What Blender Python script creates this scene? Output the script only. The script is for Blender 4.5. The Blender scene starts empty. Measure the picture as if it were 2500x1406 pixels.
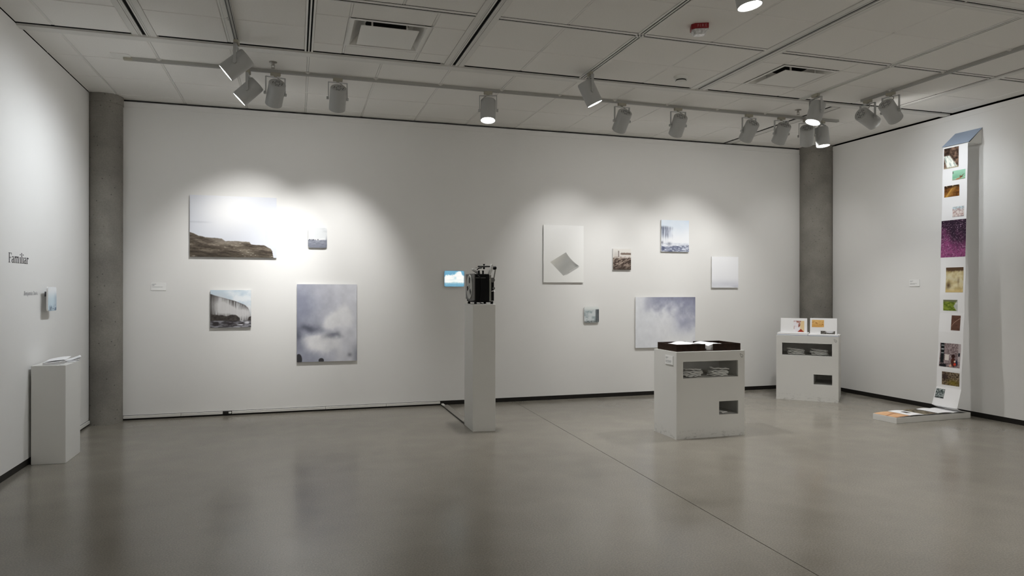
import bpy, bmesh, math, random
import numpy as np
from mathutils import Vector, Matrix, Quaternion

# ------------------------------------------------------------------ camera, world, exposure
scene = bpy.context.scene
COL = scene.collection
HC = 1.3633                                   # eye height
H = 3.3242                                    # ceiling height
YB, XL, XR = 8.104, -1.974, 6.973             # back, left and right wall faces
cam_data = bpy.data.cameras.new('camera')
cam = bpy.data.objects.new('camera', cam_data)
COL.objects.link(cam)
cam_data.sensor_width = 36.0
cam_data.lens = 36.0 * 1707.46 / 2500.0
cam_data.shift_y = 2.954 / 2500.0
cam_data.clip_start = 0.05
cam.location = (0, 0, HC)
cam.rotation_euler = (Matrix.Rotation(-0.29983, 4, 'Z') @ Matrix.Rotation(math.pi / 2, 4, 'X')
                      @ Matrix.Rotation(0.00113, 4, 'Z')).to_euler()
scene.camera = cam
world = bpy.data.worlds.new('world')
scene.world = world
world.use_nodes = True
world.node_tree.nodes['Background'].inputs[0].default_value = (0, 0, 0, 1)
world.node_tree.nodes['Background'].inputs[1].default_value = 0.0
scene.view_settings.view_transform = 'Standard'
scene.view_settings.look = 'None'
scene.view_settings.gamma = 1.0
scene.view_settings.exposure = 0.88
scene.view_settings.use_curve_mapping = False
scene.cycles.use_denoising = True
scene.cycles.max_bounces = 10
scene.cycles.diffuse_bounces = 6
scene.cycles.sample_clamp_indirect = 6.0

# unseen spots added for ambient fill, aimed at side and rear walls, last at floor
REAR_FILL = [((-0.6, -2.2, 3.1), (-1.97, -3.2, 1.6), 155), ((1.2, -2.4, 3.1), (1.0, -4.2, 1.7), 170), ((3.0, -2.4, 3.1), (3.0, -4.2, 1.7), 170),
        ((4.9, -2.4, 3.1), (5.0, -4.2, 1.7), 170), ((5.6, -0.6, 3.1), (6.97, -0.6, 1.7), 140), ((5.6, 1.4, 3.1), (6.97, 1.4, 1.7), 110), ((-0.6, 0.4, 3.1), (-1.97, 0.2, 1.6), 140),
        ((4.6, 2.2, 3.1), (4.9, 3.4, 0.0), 60)]
for _p, _t, _w in REAR_FILL:
    _l = bpy.data.lights.new('rear_fill_spot', 'SPOT')
    _l.energy, _l.spot_size, _l.spot_blend, _l.shadow_soft_size = _w * 0.95, math.radians(90), 1.0, 0.05
    _l.color = (1.0, 0.98, 0.945)
    _o = bpy.data.objects.new('rear_fill_beam', _l)
    COL.objects.link(_o)
    _o.location = _p
    _o.rotation_mode = 'QUATERNION'
    _o.rotation_quaternion = Vector((0, 0, -1)).rotation_difference((Vector(_t) - Vector(_p)).normalized())

SPOT = 1.0                                    # overall lamp power
COOL, NEUT, WARM = (0.90, 0.95, 1.0), (1.0, 0.995, 0.985), (1.0, 0.93, 0.82)

# ------------------------------------------------------------------ helpers
def srgb(*c):
    return tuple(((v / 255.0) / 12.92 if v / 255.0 <= 0.04045 else ((v / 255.0 + 0.055) / 1.055) ** 2.4) for v in c)

MATS = {}
def mat(name, color, rough=0.6, spec=0.3, metal=0.0, noise=0.0, nscale=8.0, bump=0.0, bscale=120.0, emit=None, estr=0.0, trans=0.0):
    if name in MATS:
        return MATS[name]
    m = bpy.data.materials.new(name)
    m.use_nodes = True
    nt = m.node_tree
    b = nt.nodes['Principled BSDF']
    b.inputs['Roughness'].default_value = rough
    b.inputs['Specular IOR Level'].default_value = spec
    b.inputs['Metallic'].default_value = metal
    b.inputs['Transmission Weight'].default_value = trans
    tc = nt.nodes.new('ShaderNodeTexCoord')
    n = nt.nodes.new('ShaderNodeTexNoise')
    n.inputs['Scale'].default_value = nscale
    n.inputs['Detail'].default_value = 5
    nt.links.new(tc.outputs['Object'], n.inputs['Vector'])
    r = nt.nodes.new('ShaderNodeValToRGB')
    r.color_ramp.elements[0].position = 0.3
    r.color_ramp.elements[1].position = 0.7
    lo = tuple(max(0, v * (1 - noise)) for v in color[:3])
    hi = tuple(min(1, v * (1 + noise)) for v in color[:3])
    r.color_ramp.elements[0].color = (*lo, 1)
    r.color_ramp.elements[1].color = (*hi, 1)
    nt.links.new(n.outputs['Fac'], r.inputs['Fac'])
    nt.links.new(r.outputs['Color'], b.inputs['Base Color'])
    if bump > 0:
        n2 = nt.nodes.new('ShaderNodeTexNoise')
        n2.inputs['Scale'].default_value = bscale
        n2.inputs['Detail'].default_value = 3
        nt.links.new(tc.outputs['Object'], n2.inputs['Vector'])
        bp = nt.nodes.new('ShaderNodeBump')
        bp.inputs['Strength'].default_value = bump
        bp.inputs['Distance'].default_value = 0.002
        nt.links.new(n2.outputs['Fac'], bp.inputs['Height'])
        nt.links.new(bp.outputs['Normal'], b.inputs['Normal'])
    if emit:
        b.inputs['Emission Color'].default_value = (*emit, 1)
        b.inputs['Emission Strength'].default_value = estr
    MATS[name] = m
    return m

def mat_print(name, rough=0.45, spec=0.25, emit=0.0):
    """material that shows a printed picture held in the mesh's colour attribute"""
    if name in MATS:
        return MATS[name]
    m = bpy.data.materials.new(name)
    m.use_nodes = True
    nt = m.node_tree
    b = nt.nodes['Principled BSDF']
    b.inputs['Roughness'].default_value = rough
    b.inputs['Specular IOR Level'].default_value = spec
    a = nt.nodes.new('ShaderNodeAttribute')
    a.attribute_name = 'ink'
    nt.links.new(a.outputs['Color'], b.inputs['Base Color'])
    if emit:
        nt.links.new(a.outputs['Color'], b.inputs['Emission Color'])
        b.inputs['Emission Strength'].default_value = emit
    MATS[name] = m
    return m

def tag(o, label=None, cat=None, group=None, kind=None):
    if label: o['label'] = label
    if cat: o['category'] = cat
    if group: o['group'] = group
    if kind: o['kind'] = kind
    return o

def link(name, me, m=None, parent=None, loc=(0, 0, 0), rot=None):
    o = bpy.data.objects.new(name, me)
    COL.objects.link(o)
    if m is not None and me is not None and len(me.materials) == 0:
        me.materials.append(m)
    if parent is not None:
        o.parent = parent
    o.location = loc
    if rot is not None:
        if isinstance(rot, Quaternion):
            o.rotation_mode = 'QUATERNION'
            o.rotation_quaternion = rot
        else:
            o.rotation_euler = rot
    return o

def empty(name, loc=(0, 0, 0), rz=0.0):
    o = bpy.data.objects.new(name, None)
    COL.objects.link(o)
    o.location = loc
    o.rotation_euler = (0, 0, rz)
    o.empty_display_size = 0.05
    return o

class MB:
    """collects boxes, tubes, lathes and polygons into one mesh"""
    def __init__(s):
        s.v, s.f = [], []
    def box(s, x0, x1, y0, y1, z0, z1, M=None):
        b = len(s.v)
        p = [(x0, y0, z0), (x1, y0, z0), (x1, y1, z0), (x0, y1, z0), (x0, y0, z1), (x1, y0, z1), (x1, y1, z1), (x0, y1, z1)]
        s.v += [tuple(M @ Vector(q)) for q in p] if M is not None else p
        s.f += [tuple(b + i for i in q) for q in ((0, 3, 2, 1), (4, 5, 6, 7), (0, 1, 5, 4), (1, 2, 6, 5), (2, 3, 7, 6), (3, 0, 4, 7))]
        return s
    def poly(s, pts):
        b = len(s.v)
        s.v += [tuple(p) for p in pts]
        s.f.append(tuple(range(b, b + len(pts))))
        return s
    def prism(s, pts, d):
        """flat polygon (list of 3-D points) extruded by vector d"""
        b, n = len(s.v), len(pts)
        s.v += [tuple(p) for p in pts] + [tuple(Vector(p) + Vector(d)) for p in pts]
        s.f.append(tuple(range(b + n - 1, b - 1, -1)))
        s.f.append(tuple(range(b + n, b + 2 * n)))
        for i in range(n):
            j = (i + 1) % n
            s.f.append((b + i, b + j, b + n + j, b + n + i))
        return s
    def lathe(s, prof, seg=24, M=None, sx=1.0, sy=1.0):
        """prof: (r, z) list, turned round local z"""
        rings = []
        for r, z in prof:
            if r < 1e-6:
                b = len(s.v)
                q = Vector((0, 0, z))
                s.v.append(tuple(M @ q) if M is not None else tuple(q))
                rings.append([b])
            else:
                b = len(s.v)
                for i in range(seg):
                    t = 2 * math.pi * i / seg
                    q = Vector((r * sx * math.cos(t), r * sy * math.sin(t), z))
                    s.v.append(tuple(M @ q) if M is not None else tuple(q))
                rings.append(list(range(b, b + seg)))
        for A, B in zip(rings, rings[1:]):
            for i in range(seg):
                j = (i + 1) % seg
                if len(A) == 1 and len(B) > 1:
                    s.f.append((A[0], B[i], B[j]))
                elif len(B) == 1 and len(A) > 1:
                    s.f.append((A[i], A[j], B[0]))
                elif len(A) > 1:
                    s.f.append((A[i], A[j], B[j], B[i]))
        return s
    def tube(s, pts, r, seg=8):
        pts = [Vector(p) for p in pts]
        rings = []
        up = Vector((0.13, 0.31, 0.94))
        for i, p in enumerate(pts):
            t = (pts[min(i + 1, len(pts) - 1)] - pts[max(i - 1, 0)]).normalized()
            u = t.cross(up)
            if u.length < 1e-3:
                u = t.cross(Vector((1, 0, 0)))
            u.normalize()
            w = t.cross(u)
            b = len(s.v)
            rr = r[i] if isinstance(r, (list, tuple)) else r
            for k in range(seg):
                a = 2 * math.pi * k / seg
                s.v.append(tuple(p + u * (rr * math.cos(a)) + w * (rr * math.sin(a))))
            rings.append(list(range(b, b + seg)))
        for A, B in zip(rings, rings[1:]):
            for k in range(seg):
                j = (k + 1) % seg
                s.f.append((A[k], A[j], B[j], B[k]))
        s.f.append(tuple(rings[0][::-1]))
        s.f.append(tuple(rings[-1]))
        return s
    def mesh(s, name, smooth=False, bevel=0.0):
        me = bpy.data.meshes.new(name)
        me.from_pydata(s.v, [], s.f)
        bm = bmesh.new()
        bm.from_mesh(me)
        bmesh.ops.recalc_face_normals(bm, faces=bm.faces)
        if bevel > 0:
            bmesh.ops.bevel(bm, geom=[e for e in bm.edges if len(e.link_faces) == 2 and e.calc_face_angle(0) > 0.6],
                            offset=bevel, segments=2, affect='EDGES', profile=0.5)
        if smooth:
            for f in bm.faces:
                f.smooth = True
            for e in bm.edges:
                if len(e.link_faces) == 2 and e.calc_face_angle(0) > 0.7:
                    e.smooth = False
        bm.to_mesh(me)
        bm.free()
        me.update()
        return me
    def build(s, name, m, parent=None, loc=(0, 0, 0), rot=None, smooth=False, bevel=0.0):
        return link(name, s.mesh(name, smooth, bevel), m, parent, loc, rot)

def arc(c, r, a0, a1, n, ax=(0, 1)):
    out = []
    for i in range(n + 1):
        t = math.radians(a0 + (a1 - a0) * i / n)
        out.append((c[0] + r * math.cos(t), c[1] + r * math.sin(t)))
    return out

# numpy value noise used to lay the ink of the printed pictures
def vnoise(x, y, seed=0):
    xi, yi = np.floor(x), np.floor(y)
    fx, fy = x - xi, y - yi
    fx, fy = fx * fx * (3 - 2 * fx), fy * fy * (3 - 2 * fy)
    def h(a, b):
        v = np.sin(a * 127.1 + b * 311.7 + seed * 74.7) * 43758.5453
        return v - np.floor(v)
    return (h(xi, yi) * (1 - fx) + h(xi + 1, yi) * fx) * (1 - fy) + (h(xi, yi + 1) * (1 - fx) + h(xi + 1, yi + 1) * fx) * fy

def fbm(x, y, o=4, seed=0):
    s, a, t = 0, 0.5, 0
    for i in range(o):
        s = s + a * vnoise(x * 2 ** i + 17.3 * i, y * 2 ** i - 9.1 * i, seed + i)
        t += a
        a *= 0.5
    return s / t

def sm(a, b, x):
    t = np.clip((x - a) / (b - a), 0, 1)
    return t * t * (3 - 2 * t)

def C(*c):
    return np.array(c, float)[None, None, :]

def mix(a, b, t):
    return a + (b - a) * t[..., None]

def picture(name, paint, P, nx, ny, m, parent, rw=0.0, W=1.0, Hh=1.0, gain=1.0):
    """a printed picture: a fine grid P(u,v)->xyz inked by paint(U,V); rw rounds its corners (metres)"""
    u = np.linspace(0, 1, nx + 1)
    v = np.linspace(0, 1, ny + 1)
    U, V = np.meshgrid(u, v)
    col = np.clip(paint(U, V), 0, 255) / 255.0
    lin = np.where(col <= 0.04045, col / 12.92, ((col + 0.055) / 1.055) ** 2.4)
    lin = lin * gain
    UU = U.copy()
    if rw > 0:
        d = np.minimum(V, 1 - V) * Hh
        cut = np.where(d < rw, rw - np.sqrt(np.maximum(rw * rw - (rw - d) ** 2, 0)), 0) / W
        UU = cut + U * (1 - 2 * cut)
    verts = [P(a, b) for a, b in zip(UU.ravel(), V.ravel())]
    n = nx + 1
    faces = [(j * n + i, j * n + i + 1, (j + 1) * n + i + 1, (j + 1) * n + i) for j in range(ny) for i in range(nx)]
    me = bpy.data.meshes.new(name)
    me.from_pydata([tuple(p) for p in verts], [], faces)
    at = me.color_attributes.new('ink', 'FLOAT_COLOR', 'POINT')
    buf = np.ones((len(verts), 4), np.float32)
    buf[:, :3] = lin.reshape(-1, 3)
    at.data.foreach_set('color', buf.ravel())
    me.update()
    return link(name, me, m, parent)

# ------------------------------------------------------------------ materials
def wall_material():
    m = mat('wall_paint', (0.755, 0.75, 0.735), 0.75, 0.15, noise=0.012, nscale=1.5, bump=0.10, bscale=140)
    return m
M_WALL = wall_material()
M_TILE = mat('ceiling_tile_white', (0.78, 0.765, 0.735), 0.9, 0.1, noise=0.02, nscale=90, bump=0.25, bscale=260)
M_TEE = mat('tee_enamel', (0.74, 0.73, 0.70), 0.5, 0.3)
M_RAIL = mat('rail_enamel', (0.66, 0.65, 0.62), 0.45, 0.35)
M_BLACK = mat('matt_black', (0.006, 0.0055, 0.005), 0.8, 0.1)
M_PLENUM = mat('plenum_dark', (0.02, 0.019, 0.018), 0.9, 0.0)
M_BASE = mat('black_vinyl_base', (0.012, 0.0105, 0.009), 0.5, 0.25, noise=0.2, nscale=4)
M_LAMPW = mat('fixture_white', (0.43, 0.435, 0.43), 0.42, 0.35)
M_VENT = mat('vent_dark', (0.03, 0.03, 0.03), 0.6, 0.2)
M_ADAPT = mat('aged_ivory_plastic', (0.40, 0.38, 0.31), 0.5, 0.3)
M_CABLE = mat('grey_cable', (0.42, 0.41, 0.38), 0.5, 0.3)
M_TRACK = mat('track_enamel', (0.38, 0.375, 0.355), 0.45, 0.35)
M_GLOW = mat('lamp_glass', (0.9, 0.9, 0.9), 0.3, 0.3, emit=(1.0, 0.99, 0.96), estr=26.0)
M_REFL = mat('lamp_reflector', (0.85, 0.86, 0.86), 0.25, 0.5)
M_PED = mat('pedestal_paint', (0.70, 0.695, 0.67), 0.55, 0.25, noise=0.015, nscale=3, bump=0.05, bscale=90)
M_PANEL = mat('print_panel_white', (0.82, 0.82, 0.81), 0.5, 0.25)
M_PAPER = mat('white_paper', (0.86, 0.86, 0.87), 0.7, 0.15)
M_GLOVE = mat('white_cotton', (0.84, 0.84, 0.82), 0.95, 0.05, bump=0.3, bscale=400)
M_WENGE = mat('dark_brown_wood', (0.022, 0.0105, 0.0055), 0.6, 0.14, noise=0.35, nscale=25)
M_INK = mat('black_ink', (0.03, 0.03, 0.032), 0.6, 0.2)
M_GREYINK = mat('grey_ink', (0.17, 0.17, 0.18), 0.6, 0.2)
M_LIGHTINK = mat('light_grey_ink', (0.40, 0.40, 0.42), 0.6, 0.2)
M_PLASTW = mat('white_plastic', (0.72, 0.72, 0.69), 0.45, 0.3)
M_PIC = mat_print('photo_print', 0.42, 0.28)
M_PICP = mat_print('photo_on_paper', 0.6, 0.15)
M_SCREEN = mat_print('projected_picture', 0.6, 0.1, emit=0.40)  # emission stands in for the projector's light on the panel

def concrete_column():
    m = mat('column_concrete', (0.235, 0.222, 0.20), 0.8, 0.15, noise=0.22, nscale=2.6, bump=0.5, bscale=60)
    nt = m.node_tree
    b = nt.nodes['Principled BSDF']
    src = b.inputs['Base Color'].links[0].from_socket
    tc = [n for n in nt.nodes if n.type == 'TEX_COORD'][0]
    vo = nt.nodes.new('ShaderNodeTexVoronoi')
    vo.inputs['Scale'].default_value = 16
    nz = nt.nodes.new('ShaderNodeTexNoise')
    nz.inputs['Scale'].default_value = 70
    r1 = nt.nodes.new('ShaderNodeValToRGB')
    r1.color_ramp.elements[0].position, r1.color_ramp.elements[1].position = 0.05, 0.13
    r1.color_ramp.elements[0].color, r1.color_ramp.elements[1].color = (0.45, 0.45, 0.45, 1), (1, 1, 1, 1)
    r2 = nt.nodes.new('ShaderNodeValToRGB')
    r2.color_ramp.elements[0].position, r2.color_ramp.elements[1].position = 0.3, 0.7
    r2.color_ramp.elements[0].color, r2.color_ramp.elements[1].color = (0.92, 0.92, 0.92, 1), (1.06, 1.06, 1.06, 1)
    nt.links.new(tc.outputs['Object'], vo.inputs['Vector'])
    nt.links.new(tc.outputs['Object'], nz.inputs['Vector'])
    nt.links.new(vo.outputs['Distance'], r1.inputs['Fac'])
    nt.links.new(nz.outputs['Fac'], r2.inputs['Fac'])
    for r in (r1, r2):
        mx = nt.nodes.new('ShaderNodeMix')
        mx.data_type, mx.blend_type = 'RGBA', 'MULTIPLY'
        mx.inputs[0].default_value = 1.0
        nt.links.new(src, mx.inputs[6])
        nt.links.new(r.outputs['Color'], mx.inputs[7])
        src = mx.outputs[2]
    nt.links.new(src, b.inputs['Base Color'])
    return m

def floor_material():
    m = bpy.data.materials.new('polished_concrete')
    m.use_nodes = True
    nt = m.node_tree
    b = nt.nodes['Principled BSDF']
    tc = nt.nodes.new('ShaderNodeTexCoord')
    def noise(scale, det, sy=1.0):
        mp = nt.nodes.new('ShaderNodeMapping')
        mp.inputs['Scale'].default_value = (1, sy, 1)
        n = nt.nodes.new('ShaderNodeTexNoise')
        n.inputs['Scale'].default_value = scale
        n.inputs['Detail'].default_value = det
        nt.links.new(tc.outputs['Object'], mp.inputs['Vector'])
        nt.links.new(mp.outputs['Vector'], n.inputs['Vector'])
        return n
    big, mid, fine = noise(0.55, 4), noise(3.0, 6, 1.0), noise(110, 3)
    def ramp(n, p0, p1, c0, c1):
        r = nt.nodes.new('ShaderNodeValToRGB')
        r.color_ramp.elements[0].position, r.color_ramp.elements[1].position = p0, p1
        r.color_ramp.elements[0].color, r.color_ramp.elements[1].color = (*c0, 1), (*c1, 1)
        nt.links.new(n.outputs['Fac'], r.inputs['Fac'])
        return r.outputs['Color']
    base = ramp(big, 0.3, 0.7, (0.240, 0.220, 0.184), (0.264, 0.245, 0.207))
    for n, p0, p1, lo, hi in ((mid, 0.3, 0.72, 0.93, 1.05), (fine, 0.32, 0.7, 0.84, 1.16)):
        mx = nt.nodes.new('ShaderNodeMix')
        mx.data_type, mx.blend_type = 'RGBA', 'MULTIPLY'
        mx.inputs[0].default_value = 1.0
        nt.links.new(base, mx.inputs[6])
        nt.links.new(ramp(n, p0, p1, (lo, lo, lo), (hi, hi, hi)), mx.inputs[7])
        base = mx.outputs[2]
    nt.links.new(base, b.inputs['Base Color'])
    rr = nt.nodes.new('ShaderNodeMapRange')
    rr.inputs['From Min'].default_value, rr.inputs['From Max'].default_value = 0.3, 0.7
    rr.inputs['To Min'].default_value, rr.inputs['To Max'].default_value = 0.15, 0.25
    nt.links.new(mid.outputs['Fac'], rr.inputs['Value'])
    nt.links.new(rr.outputs['Result'], b.inputs['Roughness'])
    b.inputs['Specular IOR Level'].default_value = 0.5
    bp = nt.nodes.new('ShaderNodeBump')
    bp.inputs['Strength'].default_value = 0.012
    bp.inputs['Distance'].default_value = 0.002
    nt.links.new(mid.outputs['Fac'], bp.inputs['Height'])
    nt.links.new(bp.outputs['Normal'], b.inputs['Normal'])
    return m

def scuffed_material():
    """painted plinth with grey shoe scuffs near the floor"""
    m = mat('plinth_paint', (0.70, 0.695, 0.67), 0.55, 0.25, noise=0.015, nscale=3, bump=0.05, bscale=90)
    nt = m.node_tree
    b = nt.nodes['Principled BSDF']
    src = b.inputs['Base Color'].links[0].from_socket
    tc = [n for n in nt.nodes if n.type == 'TEX_COORD'][0]
    sep = nt.nodes.new('ShaderNodeSeparateXYZ')
    nt.links.new(tc.outputs['Object'], sep.inputs[0])
    mr = nt.nodes.new('ShaderNodeMapRange')
    mr.inputs['From Min'].default_value, mr.inputs['From Max'].default_value = 0.10, 0.0
    nt.links.new(sep.outputs['Z'], mr.inputs['Value'])
    n = nt.nodes.new('ShaderNodeTexNoise')
    n.inputs['Scale'].default_value = 17
    n.inputs['Detail'].default_value = 8
    n.inputs['Roughness'].default_value = 0.7
    mp = nt.nodes.new('ShaderNodeMapping')
    mp.inputs['Scale'].default_value = (1, 1, 2.2)
    nt.links.new(tc.outputs['Object'], mp.inputs['Vector'])
    nt.links.new(mp.outputs['Vector'], n.inputs['Vector'])
    r = nt.nodes.new('ShaderNodeValToRGB')
    r.color_ramp.elements[0].position, r.color_ramp.elements[1].position = 0.52, 0.80
    nt.links.new(n.outputs['Fac'], r.inputs['Fac'])
    mu = nt.nodes.new('ShaderNodeMath')
    mu.operation = 'MULTIPLY'
    nt.links.new(mr.outputs['Result'], mu.inputs[0])
    nt.links.new(r.outputs['Color'], mu.inputs[1])
    mx = nt.nodes.new('ShaderNodeMix')
    mx.data_type = 'RGBA'
    mx.inputs[7].default_value = (0.13, 0.125, 0.11, 1)
    nt.links.new(mu.outputs[0], mx.inputs[0])
    nt.links.new(src, mx.inputs[6])
    nt.links.new(mx.outputs[2], b.inputs['Base Color'])
    return m

M_CONC = concrete_column()
M_FLOOR = floor_material()
M_PLINTH = scuffed_material()

# ------------------------------------------------------------------ the room
YR = -4.2                                     # rear wall, behind the camera
def structure(o, label=None):
    o['kind'] = 'structure'
    if label: o['label'] = label
    return o

# floor: two slabs with the saw-cut joint between them
def jx(y):
    return 2.516 + (y - 7.51) * 0.0286
fl = MB()
g = 0.0028
fl.prism([(-2.6, YR, 0), (jx(YR) - g, YR, 0), (jx(8.6) - g, 8.6, 0), (-2.6, 8.6, 0)], (0, 0, -0.05))
fl.prism([(jx(YR) + g, YR, 0), (7.6, YR, 0), (7.6, 8.6, 0), (jx(8.6) + g, 8.6, 0)], (0, 0, -0.05))
fl.box(-2.6, 7.6, YR, 8.6, -0.10, -0.05)
floor = structure(fl.build('floor', M_FLOOR))
jt = MB()
jt.prism([(jx(YR) - g, YR, -0.0035), (jx(YR) + g, YR, -0.0035), (jx(8.1) + g, 8.1, -0.0035), (jx(8.1) - g, 8.1, -0.0035)], (0, 0, -0.01))
jt.build('joint_filler', mat('joint_filler', (0.07, 0.062, 0.05), 0.8, 0.1), floor)

GAP = 0.021
w = MB()
w.box(-1.711, 6.708, YB, YB + 0.13, 0.05, H - GAP)
w.box(-2.6, 7.6, 8.42, 8.55, 0.0, H + 0.3)
wall_back = structure(w.build('wall_back', M_WALL))
w = MB()
w.box(XL - 0.13, XL, YR, 7.92, 0.052, H - 0.005)
w.box(-2.6, -2.45, YR, 8.5, 0, H + 0.3)
wall_left = structure(w.build('wall_left', M_WALL))
w = MB()
w.box(XR, XR + 0.13, YR, 7.796, 0.053, H - GAP)
w.box(7.45, 7.6, YR, 8.5, 0, H + 0.3)
wall_right = structure(w.build('wall_right', M_WALL))
structure(MB().box(-2.6, 7.6, YR - 0.15, YR, 0, H + 0.3).build('wall_rear', M_WALL))

structure(MB().box(-1.711, 6.708, YB + 0.004, YB + 0.12, 0, 0.05).build('baseboard_back', M_BASE))
structure(MB().box(XL - 0.12, XL - 0.003, YR, 7.92, 0, 0.052).build('baseboard_left', M_BASE))
structure(MB().box(XR + 0.003, XR + 0.12, YR, 7.796, 0, 0.053).build('baseboard_right', M_BASE))
structure(MB().box(-1.711, 6.708, YB - 0.005, YB, H - 0.078, H - GAP).build('trim_1', M_WALL))
structure(MB().box(XR - 0.005, XR, YR, 7.796, H - 0.078, H - GAP).build('trim_2', M_WALL))

# round concrete columns standing in the two far corners
def column(x, y, r, label):
    prof = [(r, -0.002), (r, 0.6), (r, 1.6), (r, 2.6), (r, H - 0.09), (r + 0.006, H - 0.085), (r + 0.006, H + 0.02)]
    o = MB().lathe(prof, 64).build('concrete_column', M_CONC, loc=(x, y, 0), smooth=True)
    return tag(o, label, 'column')
column(-1.862, 8.045, 0.163, 'round raw grey concrete column in the corner beside the left wall')
column(6.885, 8.005, 0.222, 'round raw grey concrete column in the corner behind the open books')

# ------------------------------------------------------------------ ceiling
ceil = structure(MB().box(-2.6, 7.6, YR, 8.6, H + 0.10, H + 0.2).build('ceiling', M_PLENUM))
structure(MB().box(-2.6, 7.6, YR, 2.30, H, H + 0.10).build('ceiling_panel', M_TILE, ceil))
XG = [XL, -1.729, -1.119, -0.509, 0.10, 0.71, 1.319, 1.929, 2.538, 3.148, 3.758, 4.367, 4.977, 5.586, 6.196, 6.806, XR]
KX = ['edge', 'tee', 'slot', 'tee', 'track', 'tee', 'slot', 'tee', 'track', 'tee', 'slot', 'tee', 'track', 'tee', 'bar', 'tee', 'edge']
YG = [2.30, 3.03, 3.64, 4.25, 4.865, 5.455, 5.986]
KY = ['edge', 'tee', 'slot', 'tee', 'track', 'tee', 'edge']
YF = [6.15, 6.69, 7.30, 7.905, 8.125]
KF = ['edge', 'tee', 'tee', 'tee', 'edge']
HALF = {'edge': 0.002, 'tee': 0.0085, 'slot': 0.086, 'track': 0.033, 'bar': 0.052, 'wide': 0.115}
TILE = {}
def tile(x0, x1, y0, y1):
    if x1 - x0 < 0.02 or y1 - y0 < 0.02:
        return
    k = (round(x1 - x0, 3), round(y1 - y0, 3))
    if k not in TILE:
        a, b = k[0] / 2, k[1] / 2
        mb = MB()
        e = 0.004
        mb.v = [(-a, -b, 0.016), (a, -b, 0.016), (a, b, 0.016), (-a, b, 0.016), (-a, -b, e), (a, -b, e), (a, b, e), (-a, b, e),
                (-a + e, -b + e, 0), (a - e, -b + e, 0), (a - e, b - e, 0), (-a + e, b - e, 0)]
        for r in (0, 4):
            for i in range(4):
                j = (i + 1) % 4
                mb.f.append((r + i, r + j, r + 4 + j, r + 4 + i))
        mb.f += [(0, 3, 2, 1), (8, 9, 10, 11)]
        TILE[k] = mb.mesh('ceiling_tile')
    link('ceiling_tile', TILE[k], M_TILE, ceil, ((x0 + x1) / 2, (y0 + y1) / 2, H + random.uniform(-0.0008, 0.0008)))
def tee(x0, x1, y0, y1):
    if x1 - x0 < y1 - y0: x0, x1 = x0 + 0.0018, x1 - 0.0018
    else: y0, y1 = y0 + 0.0018, y1 - 0.0018
    MB().box(x0, x1, y0, y1, H + 0.003, H + 0.012).build('tee_bar', M_TEE, ceil)
DIFF = {(4, 6): (0.674, 5.470), (12, 14): None}
def cell(xa, ka, xb, kb, ya, kya, yb, kyb):
    tile(xa + HALF[ka], xb - HALF[kb], ya + HALF[kya], yb - HALF[kyb])
diffusers = [(0.674, 5.470, 0.10, 1.319), (4.367, 5.425, 3.758, 4.977)]
def in_diff(x0, x1, y0, y1):
    for dx, dy, a, b in diffusers:
        if x0 >= a - 0.01 and x1 <= b + 0.01 and y0 >= 4.8 and y1 <= 6.01:
            return True
    return False
for ys, ks in ((YG, KY), (YF, KF)):
    for j in range(len(ys) - 1):
        for i in range(len(XG) - 1):
            if ys is YF:
                ka = 'tee' if KX[i] != 'edge' else 'edge'
                kb = 'tee' if KX[i + 1] != 'edge' else 'edge'
                if abs(XG[i] - 5.586) < .01: ka = 'track'
                if abs(XG[i + 1] - 5.586) < .01: kb = 'wide'
            else:
                ka, kb = KX[i], KX[i + 1]
            if in_diff(XG[i], XG[i + 1], ys[j], ys[j + 1]):
                continue
            cell(XG[i], ka, XG[i + 1], kb, ys[j], ks[j], ys[j + 1], ks[j + 1])
# tees running towards the back wall, and across
for i, x in enumerate(XG):
    if KX[i] == 'tee' and i not in (5, 11):
        tee(x - 0.0085, x + 0.0085, 2.3, 5.984)
    if KX[i] != 'edge' and abs(x - 5.586) > .01:
        tee(x - 0.0085, x + 0.0085, 6.15, 8.125)
for x in (0.71, 4.367):
    tee(x - 0.0085, x + 0.0085, 2.3, 4.835)
for y, k in list(zip(YG, KY)) + list(zip(YF, KF)):
    if k == 'tee':
        far = y > 6.1
        for i in range(len(XG) - 1):
            a, b = XG[i], XG[i + 1]
            if abs(y - 5.455) < .01 and in_diff(a, b, y, y):
                continue
            ha = 0.0 if far else (HALF[KX[i]] if KX[i] not in ('tee', 'edge') else 0.0)
            hb_ = 0.0 if far else (HALF[KX[i + 1]] if KX[i + 1] not in ('tee', 'edge') else 0.0)
            tee(a + ha, b - hb_, y - 0.0085, y + 0.0085)
# the bays round the two air diffusers have their own small tiles
for dx, dy, a, b in diffusers:
    ka, kb = KX[XG.index(a)], KX[XG.index(b)]
    xs = [a + HALF[ka], dx - 0.302, dx + 0.302, b - HALF[kb]]
    ys = [4.898, dy - 0.302, dy + 0.302, 5.984]
    for i in range(3):
        for j in range(3):
            if (i, j) != (1, 1):
                tile(xs[i] + (0.0085 if i else 0), xs[i + 1] - (0.0085 if i < 2 else 0), ys[j] + (0.0085 if j else 0), ys[j + 1] - (0.0085 if j < 2 else 0))
    for x in xs[1:3]:
        tee(x - 0.0085, x + 0.0085, ys[0], ys[3])
    for y in ys[1:3]:
        tee(xs[0], xs[3], y - 0.0085, y + 0.0085)

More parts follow.
